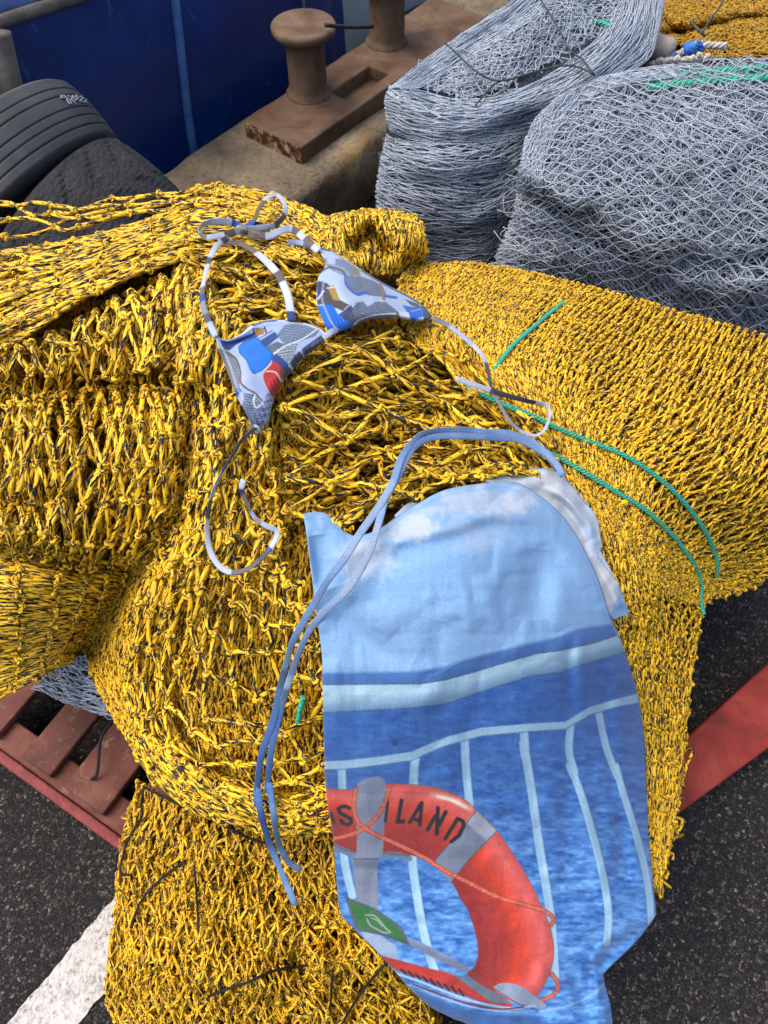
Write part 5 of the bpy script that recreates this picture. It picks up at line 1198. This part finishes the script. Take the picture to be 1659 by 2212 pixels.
# ------------------------------------------------------------------ printed wrap skirt
sk = thing('wrap_skirt', wz(1050, 1500, .7), 'sky blue wrap skirt printed with railing and orange life ring, draped over the nets', 'skirt')
TOP = ZK([(110, 412), (160, 403), (210, 412), (250, 450), (290, 490), (345, 502), (430, 472), (500, 422), (580, 372), (700, 312), (850, 285), (960, 275)])
RIGHT = ZK([(960, 275), (1020, 290), (1100, 340), (1180, 410), (1240, 490), (1290, 580), (1340, 690), (1390, 845), (1425, 925), (1450, 990), (1500, 1160), (1530, 1350)]) + ZZ([(1440, 120), (1446, 250), (1451, 350), (1464, 500), (1478, 622), (1470, 652), (1400, 742), (1300, 840), (1290, 872), (1312, 960), (1322, 1040), (1325, 1090)])
LEFT = ZK([(110, 412), (125, 500), (140, 620), (155, 740), (172, 870), (188, 1000), (191, 1130), (195, 1300), (200, 1450)]) + ZZ([(286, 160), (295, 250), (315, 370), (325, 500), (342, 632), (400, 700), (480, 780), (560, 870), (650, 960), (740, 1010), (800, 1036), (830, 1090)])
BOT = ZZ([(830, 1090), (900, 1100), (1000, 1100), (1100, 1095), (1220, 1095), (1325, 1090)])
NX, NY = 380, 600
G = coons(TOP, BOT, LEFT, RIGHT, NX, NY); X, Y = G[..., 0], G[..., 1]
uu = np.linspace(0, 1, NX)[None] + 0 * X; vv = np.linspace(0, 1, NY)[:, None] + 0 * X
p = Print(X, Y, (142, 190, 238)); x, y = p.x, p.y
def cloud(c, rx, ry, a, col=(214, 224, 240)):
    (cx, cy), = [q_[:2] for q_ in ZK([c])]
    d = ((x - cx) / (rx * .52)) ** 2 + ((y - cy) / (ry * .52)) ** 2
    n = .5 * vnoise(x / 26, y / 20, 3) + .35 * vnoise(x / 11, y / 9, 4)
    p.blend(a * np.clip(1.25 - d + n * 1.1, 0, 1), col)
p.blend(np.clip((y - 1150) / 380, 0, 1) * .25, (166, 204, 252)); p.blend(np.clip((1180 - y) / 160, 0, 1) * .35, (168, 200, 236))
cloud((560, 470), 120, 60, .75); cloud((370, 610), 140, 90, .65); cloud((880, 370), 190, 75, .7); cloud((1000, 350), 90, 60, .6); cloud((820, 500), 150, 70, .35); cloud((320, 560), 60, 60, .5); cloud((620, 420), 80, 40, .5)
up1 = ZK([(180, 1075), (400, 1070), (600, 1066), (700, 1045), (850, 1000), (1000, 962), (1150, 930), (1250, 890), (1330, 878), (1440, 865)])
r1a = ZK([(180, 1122), (400, 1120), (600, 1118), (700, 1102), (800, 1075), (950, 1030), (1080, 992), (1180, 980), (1250, 965), (1330, 945), (1440, 908)])
r1b = ZK([(180, 1238), (400, 1228), (560, 1218), (700, 1202), (800, 1168), (950, 1118), (1060, 1085), (1180, 1070), (1250, 1045), (1350, 1015), (1480, 978)])
ra2 = ZK([(180, 1440), (290, 1436), (430, 1420), (560, 1400), (700, 1340), (850, 1300), (1050, 1283), (1200, 1275), (1300, 1215), (1400, 1185), (1530, 1150)])
rb2 = ZK([(180, 1475), (290, 1472), (430, 1455), (560, 1436), (700, 1376), (850, 1335), (1050, 1316), (1200, 1307), (1300, 1248), (1400, 1218), (1530, 1190)])
yc = lambda line: np.interp(x, [q_[0] for q_ in line], [q_[1] for q_ in line])
u1, a1, b1, a2, b2 = map(yc, (up1, r1a, r1b, ra2, rb2))
lo = y > a1 - 1
wx = vnoise(x / 22, y / 7, 11) + .7 * vnoise(x / 9 + 5, y / 4, 12) + .5 * vnoise(x / 45, y / 18, 13)
dpt = np.clip((y - b1) / 700, 0, 1)
sea = np.stack([58 + 34 * dpt, 108 + 46 * dpt, 184 + 42 * dpt], -1)
sea = sea + (wx * (8 + 22 * np.clip((y - b2) / 300, 0, 1)))[:, None] * np.array([1.0, 1.1, .95])
p.blend(np.clip(.5 + (y - u1) / 9, 0, 1), (78, 124, 192)); p.blend(np.clip((y - u1) / 40, 0, 1) * .5, (70, 112, 180))
m = np.clip(.5 + (y - b1) / 3, 0, 1)[:, None]; p.c[:, :3] = p.c[:, :3] * (1 - m) + sea * m
g = np.clip((y - a1) / (b1 - a1), 0, 1)[:, None]
railc = np.where(g < .35, np.array([178, 218, 240.]), np.array([178, 218, 240.]) * (1 - (g - .35) / .65) + np.array([104, 146, 184.]) * (g - .35) / .65)
m = (np.clip(.5 + (y - a1) / 2, 0, 1) * np.clip(.5 + (b1 - y) / 2, 0, 1))[:, None]; p.c[:, :3] = p.c[:, :3] * (1 - m) + railc * m
p.line([q_[:2] for q_ in r1a], 2, (70, 100, 140)); p.line([q_[:2] for q_ in r1b], 1.6, (60, 96, 150))
BAR = (158, 204, 236)
def bar(pts, w): p.curve(pts, w + 2, (92, 138, 190)); p.curve(pts, w, BAR); p.curve([(q_[0] + w * .2, q_[1]) for q_ in pts], w * .4, (172, 214, 242))
bar(ZK([(272, 1470)]) + ZZ([(345, 110), (348, 190), (352, 400), (362, 480), (384, 570)]), 17)
bar(ZK([(578, 1430)]) + ZZ([(608, 100), (603, 200), (600, 430), (612, 540), (630, 650), (660, 780), (690, 870)]), 18)
bar(ZK([(782, 1350), (785, 1440)]) + ZZ([(790, 40), (795, 140), (806, 240)]), 17)
bar(ZK([(1028, 1310), (1034, 1420)]) + ZZ([(1000, 20), (1030, 200), (1055, 380), (1085, 560), (1104, 700), (1114, 860)]), 18)
bar(ZK([(1222, 1285), (1216, 1400), (1240, 1490)]) + ZZ([(1165, 100), (1205, 200), (1255, 370), (1290, 520), (1306, 640), (1300, 740)]), 16)
bar(ZK([(1338, 1235), (1370, 1380), (1420, 1510)]) + ZZ([(1330, 100), (1362, 210), (1400, 330), (1432, 450), (1452, 560), (1462, 690)]), 15)
m = (np.clip(.5 + (y - a2) / 2, 0, 1) * np.clip(.5 + (b2 - y) / 2, 0, 1)); p.blend(m, (164, 206, 234)); p.line([q_[:2] for q_ in rb2], 2, (84, 132, 176))
p.spoly(ZK([(478, 1352), (500, 1348), (504, 1372), (482, 1374)]), (44, 84, 150))
# life ring
OUT = ZZ([(280, 182), (340, 188), (400, 188), (460, 176), (505, 168), (560, 168), (620, 172), (700, 186), (780, 220), (830, 262), (905, 336), (960, 416), (1020, 515), (1070, 620), (1100, 700), (1109, 780), (1090, 860), (1048, 935)])
INN = ZZ([(1000, 968), (900, 925), (800, 856), (824, 826), (836, 780), (830, 720), (802, 630), (772, 580), (742, 524), (692, 472), (650, 442), (588, 424), (500, 420), (400, 416), (320, 385), (296, 330)])
ringp = smooth_line([q_[:2] for q_ in OUT], 120).tolist() + smooth_line([q_[:2] for q_ in INN], 120).tolist()
dO, sO = seg_dist(x, y, smooth_line([q_[:2] for q_ in OUT], 120)); wI = seg_dist(x, y, smooth_line([q_[:2] for q_ in INN[2:]], 100))[0]
k = np.clip(dO / (dO + wI + 1e-6), 0, 1)
rc = np.stack([np.interp(k, [0, .16, .34, .42, .62, 1], [214, 240, 232, 222, 178, 150]), np.interp(k, [0, .16, .34, .42, .62, 1], [92, 112, 86, 74, 62, 52]), np.interp(k, [0, .16, .34, .42, .62, 1], [88, 108, 72, 52, 56, 54])], -1)
rc += (4 * vnoise(x / 5, y / 5, 21))[:, None]
p.poly(ringp, rc)
p.line(smooth_line([q_[:2] for q_ in OUT], 120), 1.6, (120, 110, 120))
p.curve(ZZ([(672, 208), (720, 214), (770, 236), (806, 258)]), 13, (238, 160, 140), soft=4); p.curve(ZZ([(690, 213), (740, 226), (792, 252)]), 7, (250, 238, 224), soft=2.5)
p.poly(ZZ([(830, 264), (904, 338), (860, 384), (800, 444), (738, 524), (712, 500), (688, 468), (684, 438), (740, 376)]), (126, 140, 162)); p.poly(ZZ([(830, 264), (904, 338), (870, 374), (790, 306)]), (170, 182, 198), 3)
p.line(ZZ([(684, 438), (740, 376), (830, 264)]), 1.6, (70, 70, 84)); p.line(ZZ([(738, 524), (800, 444), (904, 338)]), 1.6, (70, 70, 84))
p.curve(ZZ([(316, 392), (360, 412), (400, 424), (480, 424), (540, 424), (588, 436)]), 13, (112, 130, 156)); p.curve(ZZ([(318, 388), (380, 412), (480, 414), (588, 428)]), 1.6, (70, 80, 100))
p.spoly(ZZ([(400, 168), (430, 150), (478, 141), (498, 156), (506, 200), (500, 300), (492, 420), (476, 440), (474, 520), (476, 640), (440, 640), (404, 590), (390, 500), (385, 440), (398, 420), (400, 320), (398, 240)]), (134, 146, 170))
p.poly(ZZ([(386, 440), (474, 436), (474, 470), (388, 470)]), (112, 122, 148), 4); p.line(ZZ([(388, 438), (476, 438)]), 2, (60, 66, 90))
INK = (36, 44, 54)
def glyph(strokes, w=7.5):
    for s_ in strokes: p.line(ZR(s_), w, INK, .9)
glyph([[(183, 350), (206, 420)]], 6)
glyph([[(325, 310), (300, 296), (262, 300), (240, 318)], [(240, 318), (250, 345), (290, 366), (330, 388)], [(338, 392), (340, 425), (312, 440)], [(305, 437), (275, 425), (262, 405)]], 8)
glyph([[(622, 262), (603, 410)]], 6)
glyph([[(728, 250), (700, 405)], [(694, 415), (742, 412)]], 8.5)
glyph([[(884, 268), (868, 440)], [(878, 275), (790, 420)], [(836, 398), (862, 402)]], 8)
glyph([[(985, 375), (930, 475)], [(1008, 310), (1000, 505)], [(1068, 340), (1018, 440)]], 9)
glyph([[(1160, 392), (1065, 545)], [(1168, 395), (1200, 410), (1208, 440)], [(1206, 450), (1172, 520), (1112, 568)]], 8.5)
ROPE = (206, 92, 72)
def prope(pts, w): p.curve(pts, w + 1.4, (130, 44, 44)); p.curve(pts, w, ROPE); p.line(smooth_line([q_[:2] for q_ in pts], 60), w * .8, (232, 140, 112), .5, (4.2, .25, 1.0))
prope(ZZ([(312, 366), (350, 358), (400, 342), (440, 318), (476, 282), (500, 236), (516, 188)]), 8)
prope(ZZ([(396, 186), (388, 250), (402, 300), (440, 334), (480, 356), (560, 392), (640, 432), (720, 482), (800, 522), (900, 572), (1000, 602), (1080, 628), (1108, 655), (1098, 678)]), 8.5)
prope(ZZ([(1102, 852), (1124, 884), (1120, 912), (1095, 936), (1060, 948)]), 8)
p.spoly(ZZ([(892, 898), (925, 884), (985, 894), (1040, 932), (1082, 966), (1050, 978), (980, 958), (905, 918)]), (150, 168, 192)); p.line(ZZ([(892, 904), (980, 960), (1050, 980)]), 2, (90, 90, 110))
# flag and lower strap
p.poly(ZZ([(580, 716), (660, 752), (740, 792), (812, 838), (792, 848), (700, 806), (590, 748)]), (124, 142, 172)); p.poly(ZZ([(418, 700), (480, 708), (540, 750), (556, 806), (480, 780), (430, 740)]), (150, 174, 204))
p.poly(ZZ([(356, 572), (400, 590), (462, 614), (500, 640), (562, 682), (592, 752), (500, 716), (396, 694)]), (84, 98, 112)); p.poly(ZZ([(374, 586), (410, 604), (452, 618), (470, 632), (510, 656), (552, 690), (576, 742), (500, 704), (410, 686), (394, 660)]), (56, 118, 66))
p.curve(ZZ([(430, 640), (462, 642), (488, 668), (506, 690), (520, 702), (500, 704), (470, 690), (448, 676), (436, 654)]), 3.5, (150, 164, 172)); p.curve(ZZ([(452, 650), (474, 660), (490, 680)]), 2.5, (150, 164, 172))
# lower mirrored part near the hem
p.spoly(ZZ([(470, 782), (540, 800), (600, 816), (660, 832), (740, 852), (800, 888), (880, 932), (960, 964), (920, 972), (830, 946), (740, 914), (640, 872), (560, 846), (500, 812)]), (184, 62, 58))
for q_ in range(9): p.line(ZZ([(560 + 26 * q_, 836 + 9 * q_), (576 + 26 * q_, 850 + 10 * q_)]), 5, (60, 40, 46))
p.poly(ZZ([(740, 852), (800, 862), (960, 958), (890, 958)]), (104, 122, 142)); p.curve(ZZ([(540, 850), (640, 884), (740, 924), (840, 956), (960, 976), (1040, 966)]), 5, (170, 206, 240)); p.curve(ZZ([(600, 888), (700, 926), (800, 958), (900, 978), (1000, 972)]), 3, (130, 44, 48)); p.curve(ZZ([(640, 912), (740, 950), (860, 980), (1000, 990)]), 4, (150, 190, 232))
p.spoly(ZZ([(600, 900), (700, 946), (820, 985), (960, 1000), (1060, 1010), (1060, 1090), (800, 1090), (640, 960)]), (64, 108, 172), 5)
p.curve(ZZ([(1060, 985), (1150, 970), (1240, 930), (1300, 880)]), 5, (150, 196, 240), soft=3)
st = smooth_line([(q_[0], q_[1] + 13) for q_ in TOP], 150); p.line(st, 1.1, (110, 150, 206), .5, (7, -.2)); p.line(smooth_line([q_[:2] for q_ in TOP], 150), 3, (140, 178, 226))
st = smooth_line([q_[:2] for q_ in RIGHT[:9]], 100); p.line([(q_[0] - 9, q_[1] + 4) for q_ in st], 1.0, (96, 134, 196), .5, (7, -.2)); p.line(st, 7, (132, 170, 226)); p.line(st, 1.2, (80, 120, 190))
p.c[:, :3] += (2.5 * vnoise(x / 1.7, y / 40, 31) + 2.5 * vnoise(x / 40, y / 1.7, 32))[:, None]
t = drape(X, Y)
edge = np.minimum(np.minimum(uu, 1 - uu) * 8, np.minimum(vv * 10, 1)); edge = np.clip(edge, 0, 1)
h = .044 + .016 * edge ** .5 + .028 * np.exp(-uu / .1) * np.clip((.9 - vv) * 8, 0, 1)
h += folds(X, Y, [(ZK([(200, 600), (420, 548), (700, 480), (900, 420), (1050, 440), (1200, 560), (1290, 720)]), 20, .010), (ZK([(300, 640), (500, 570), (760, 505), (950, 455), (1090, 490), (1190, 600)]), 26, -.010),
                  (ZK([(170, 500), (190, 620), (215, 720)]), 22, -.012), (ZK([(115, 470), (130, 600), (150, 700)]), 12, .008), (ZK([(240, 720), (300, 860), (400, 960), (560, 1040)]), 26, -.010), (ZK([(300, 680), (380, 820), (480, 920)]), 30, .006),
                  (ZK([(1090, 560), (1080, 700), (1070, 850)]), 34, -.010), (ZK([(1180, 640), (1170, 800), (1180, 900)]), 30, .008), (ZK([(690, 860), (660, 980), (700, 1060)]), 24, -.007), (ZK([(740, 640), (790, 760), (800, 900)]), 14, .003),
                  (ZK([(930, 640), (900, 800), (930, 900)]), 16, .0025), (ZK([(320, 860), (330, 1100), (335, 1400)]), 12, -.003), (ZK([(250, 900), (250, 1150), (240, 1400)]), 16, .004), (ZK([(1230, 900), (1215, 1050), (1230, 1250)]), 14, -.008), (ZK([(1270, 880), (1260, 1050), (1290, 1250)]), 18, .007),
                  (ZK([(700, 1040), (660, 1140), (560, 1240)]), 28, .006), (ZK([(850, 1020), (840, 1150), (860, 1300)]), 12, -.003), (ZK([(1440, 1000), (1420, 1200), (1440, 1450)]), 22, .008), (ZK([(1380, 1080), (1370, 1260), (1400, 1450)]), 20, -.007),
                  (ZZ([(1200, 100), (1230, 300), (1280, 480), (1300, 640)]), 16, .007), (ZZ([(1120, 100), (1150, 300), (1190, 500)]), 26, -.007), (ZZ([(1340, 100), (1390, 300), (1420, 500)]), 16, .007), (ZZ([(1290, 120), (1340, 330), (1370, 560)]), 18, -.007),
                  (ZZ([(1440, 690), (1350, 740), (1250, 850), (1220, 960)]), 18, -.014), (ZZ([(1300, 720), (1260, 800), (1270, 930), (1300, 1040)]), 12, .010), (ZZ([(1180, 820), (1190, 900), (1230, 1000)]), 14, -.008),
                  (ZZ([(420, 660), (560, 720), (760, 800), (900, 880)]), 12, .005), (ZZ([(460, 720), (620, 780), (800, 870), (960, 960)]), 10, -.005), (ZZ([(560, 830), (700, 890), (860, 950), (1040, 1000)]), 8, .005), (ZZ([(620, 860), (760, 920), (920, 975)]), 7, -.004), (ZZ([(420, 150), (430, 300), (440, 560)]), 24, .004), (ZZ([(600, 200), (640, 400), (700, 620)]), 30, -.004)])
for sd, (sx_, sy_, am) in enumerate([(130, 260, .006), (60, 190, .0012), (16, 90, .0003), (90, 14, .0005), (9, 30, .00025)]): h += am * vnoise(X / sx_ + .2 * Y / sy_, Y / sy_, 40 + sd)
h += .004 * np.clip((vv - .55) / .45, 0, 1) * vnoise(X / 30 - Y / 60, Y / 40 + X / 80, 51)
front_p = cloth('front_panel', G, t - h, M_linen, sk, p, .0010, .60)
# the turned-out pale inside of the back panel
TB = ZK([(840, 268), (920, 246), (1000, 234), (1090, 222), (1165, 236), (1230, 300), (1290, 370)])
RB = ZK([(1290, 370), (1332, 430), (1346, 500), (1352, 550), (1334, 582), (1372, 640), (1420, 704), (1445, 770), (1462, 826), (1430, 838), (1402, 852)])
BB = ZK([(1330, 760), (1360, 800), (1402, 852)]); LB_ = ZK([(840, 268), (960, 300), (1080, 350), (1170, 430), (1230, 520), (1280, 640), (1330, 760)])
G = coons(TB, BB, LB_, RB, 110, 150); X, Y = G[..., 0], G[..., 1]
p = Print(X, Y, (206, 216, 226)); x, y = p.x, p.y
p.blend(.6 * np.clip(.4 + vnoise(x / 50, y / 60, 61), 0, 1), (186, 204, 228)); p.blend(.8 * np.clip(.2 + vnoise(x / 70, y / 50, 62), 0, 1), (226, 228, 226))
p.line(smooth_line([q_[:2] for q_ in TB], 80), 5, (140, 178, 228)); p.line(smooth_line([q_[:2] for q_ in RB], 80), 3, (150, 182, 226))
p.poly(ZK([(1400, 690), (1480, 800), (1470, 850), (1400, 860), (1380, 840), (1425, 740)]), (144, 186, 236), 2); p.spoly(ZK([(1250, 420), (1320, 470), (1350, 560), (1300, 560)]), (180, 204, 236), 8)
t = drape(X, Y)
h = .036 + folds(X, Y, [(ZK([(1000, 260), (1150, 290), (1240, 400), (1300, 520)]), 14, .010), (ZK([(1060, 320), (1180, 370), (1260, 470), (1300, 590)]), 10, -.010), (ZK([(1260, 560), (1330, 680), (1390, 800)]), 7, .006), (ZK([(1300, 600), (1370, 700), (1420, 790)]), 6, -.006), (ZK([(1110, 300), (1200, 350), (1290, 440), (1325, 540)]), 9, .008),
                        (ZK([(1330, 640), (1390, 720), (1430, 800)]), 6, .006)]) + .003 * vnoise(X / 20, Y / 20, 63)
o = cloth('back_panel', G, t - h, M_linen, sk, p, .0010, .60); o['label'] = 'pale whitish inside of the back panel turned out at the waist'
# hem of the back layer peeping over the waist
TB = ZK([(490, 418), (540, 372), (580, 362)]); BB = ZK([(500, 432), (550, 400), (590, 375)])
G = coons(TB, BB, [TB[0], BB[0]], [TB[-1], BB[-1]], 30, 8); p = Print(G[..., 0], G[..., 1], (176, 200, 226)); t = drape(G[..., 0], G[..., 1])
cloth('back_hem', G, t - .012, M_linen, sk, p, .001, .8)
def tie(name, pts, w, cols, lift, roll=None, m=150):
    Pp, _ = line3(drape, pts, m, lift + .030); Dm = np.linalg.norm(Pp[len(Pp) // 2] - CAM)
    return ribbon(name, Pp, w / 2 / F * Dm, .0009, M_tie, sk, cols, roll)
SKY = [(0, (150, 186, 232)), (.1, (140, 176, 228)), (.30, (170, 198, 232)), (.42, (150, 184, 232)), (.52, (140, 178, 230)), (.575, (168, 204, 226)), (.60, (100, 130, 166)), (.63, (96, 138, 204)), (.76, (88, 128, 196)), (.88, (112, 154, 214)), (.97, (140, 180, 228))]
tie('waist_tie', ZK([(1192, 255, -.5), (1150, 190, 0), (1060, 112), (950, 76, .4), (880, 74), (760, 64, .6), (640, 70, .6), (580, 100, .8), (520, 180, 1), (482, 285, 1.2), (420, 390, 1.6), (350, 490, 2), (280, 600, 2.4), (210, 692, 2.2), (165, 770, 1.6), (110, 865, 1), (62, 960, 1), (22, 1110, .6)]) +
    ZL([(1345, 960, .4), (1290, 1120), (1268, 1250), (1262, 1400)]) + ZC([(1110, 80, .3), (1128, 200, .6), (1160, 310, .6), (1205, 425, .4), (1250, 530, .2), (1276, 592, 0)]), 17, SKY, .036, R0(np.array([0, 10, 0, 20, 45, 10, 0, 5, 0, 20, 10, 40, 10, 0, 20, 45, -10, 30, -40, 20])))
tie('waist_tie', ZK([(1188, 240, -.8), (1112, 162, -.2), (1010, 106), (900, 96), (700, 88, .2), (600, 114, .4), (545, 176, .6), (496, 275, .8), (456, 340, 1.2), (430, 432, 1.6), (382, 582, 2.2), (300, 720, 2), (205, 812, 1.6), (142, 890, 1), (95, 985, .8), (45, 1130, .6)]) +
    ZL([(1395, 860, .4), (1340, 1080), (1322, 1200), (1312, 1330)]) + ZC([(1160, 60, .3), (1180, 180, .5), (1200, 310, .6), (1242, 400, .5), (1302, 444, .2)]), 16, [(0, (140, 176, 226)), (.25, (156, 190, 234)), (.38, (176, 196, 224)), (.5, (160, 190, 234)), (.59, (140, 178, 230)), (.645, (190, 222, 236)), (.67, (110, 140, 168)), (.70, (96, 140, 206)), (.88, (120, 160, 206)), (.96, (100, 128, 166))], .034, R0(np.array([0, 0, 20, 0, 30, 10, 0, 10, 0, 20, 30, 10, 0, 30, -20, 40, -40])))

# chalk marks written on the ribbed tyre's tread
c_, ax_, u_, v_ = frame
def on_tyre(px, py):
    r = rays(px, py); lo_, best = None, None
    for tt in np.linspace(1.4, 4.5, 3000):
        P_ = CAM + r * tt; d_ = P_ - c_; a_ = d_ @ ax_; rad_ = np.linalg.norm(d_ - ax_ * a_)
        if rad_ < .5 * TS and abs(a_) < .145 * TS: return CAM + r * (tt - .004)
    return None
bag = Bag(); ZY = lambda pts: [(.2 * a, 132.7 + .2 * b_) for a, b_ in pts]
for st_ in ([(700, 372), (662, 372), (668, 392), (712, 392), (700, 370)], [(712, 395), (728, 425), (752, 462), (772, 452), (752, 418), (716, 398)], [(738, 372), (790, 400), (838, 372)], [(790, 372), (772, 410), (826, 458)], [(818, 362), (845, 402), (800, 425)], [(850, 388), (888, 378), (894, 398), (858, 430), (905, 436)], [(900, 396), (930, 392), (938, 412), (908, 440), (950, 446)]):
    Pp = [on_tyre(*a) for a in ZY(st_)]; Pp = [a for a in Pp if a is not None]
    if len(Pp) > 1:
        u = np.linspace(0, 1, len(Pp) * 5); Pm = np.stack([np.interp(u, np.linspace(0, 1, len(Pp)), np.array(Pp)[:, j]) for j in range(3)], -1); bag.add(*tubes(Pm[None], .0020, 5))
if bag.n: o = bag.build('chalk_mark', M_chalk, t1)

# ------------------------------------------------------------------ light, sky, camera
w = bpy.data.worlds.new('World'); bpy.context.scene.world = w; w.use_nodes = True
nt = w.node_tree; bg = nt.nodes['Background']; sky = nt.nodes.new('ShaderNodeTexSky'); sky.sky_type = 'NISHITA'; sky.sun_disc = False
EL, AZ = math.radians(62), math.radians(-80)
sky.sun_elevation = EL; sky.sun_rotation = AZ; sky.air_density = 1.0; sky.dust_density = 6.0; sky.ozone_density = 1.0
nt.links.new(sky.outputs[0], bg.inputs[0]); bg.inputs[1].default_value = .15
sl_ = bpy.data.lights.new('sun', 'SUN'); sl_.energy = .55; sl_.angle = math.radians(60); sl_.color = (1, .97, .93)
so = bpy.data.objects.new('sun', sl_); C.objects.link(so)
d = np.array([math.sin(AZ) * math.cos(EL), math.cos(AZ) * math.cos(EL), math.sin(EL)])
from mathutils import Vector
so.rotation_euler = Vector(d).to_track_quat('Z', 'Y').to_euler()
cd = bpy.data.cameras.new('camera'); cam = bpy.data.objects.new('camera', cd); C.objects.link(cam)
cam.location = CAM; cam.rotation_euler = (math.radians(90) - PIT, 0, 0)
cd.sensor_fit = 'VERTICAL'; cd.sensor_height = 36; cd.lens = 36 * F / 2212; cd.clip_start = .02; cd.clip_end = 500
cd.dof.use_dof = True; cd.dof.focus_distance = 1.2; cd.dof.aperture_fstop = 11
sc = bpy.context.scene; sc.camera = cam
sc.view_settings.view_transform = 'Standard'; sc.view_settings.look = 'None'; sc.view_settings.exposure = .92; sc.view_settings.gamma = 1
sc.cycles.max_bounces = 6; sc.cycles.diffuse_bounces = 3; sc.cycles.glossy_bounces = 2
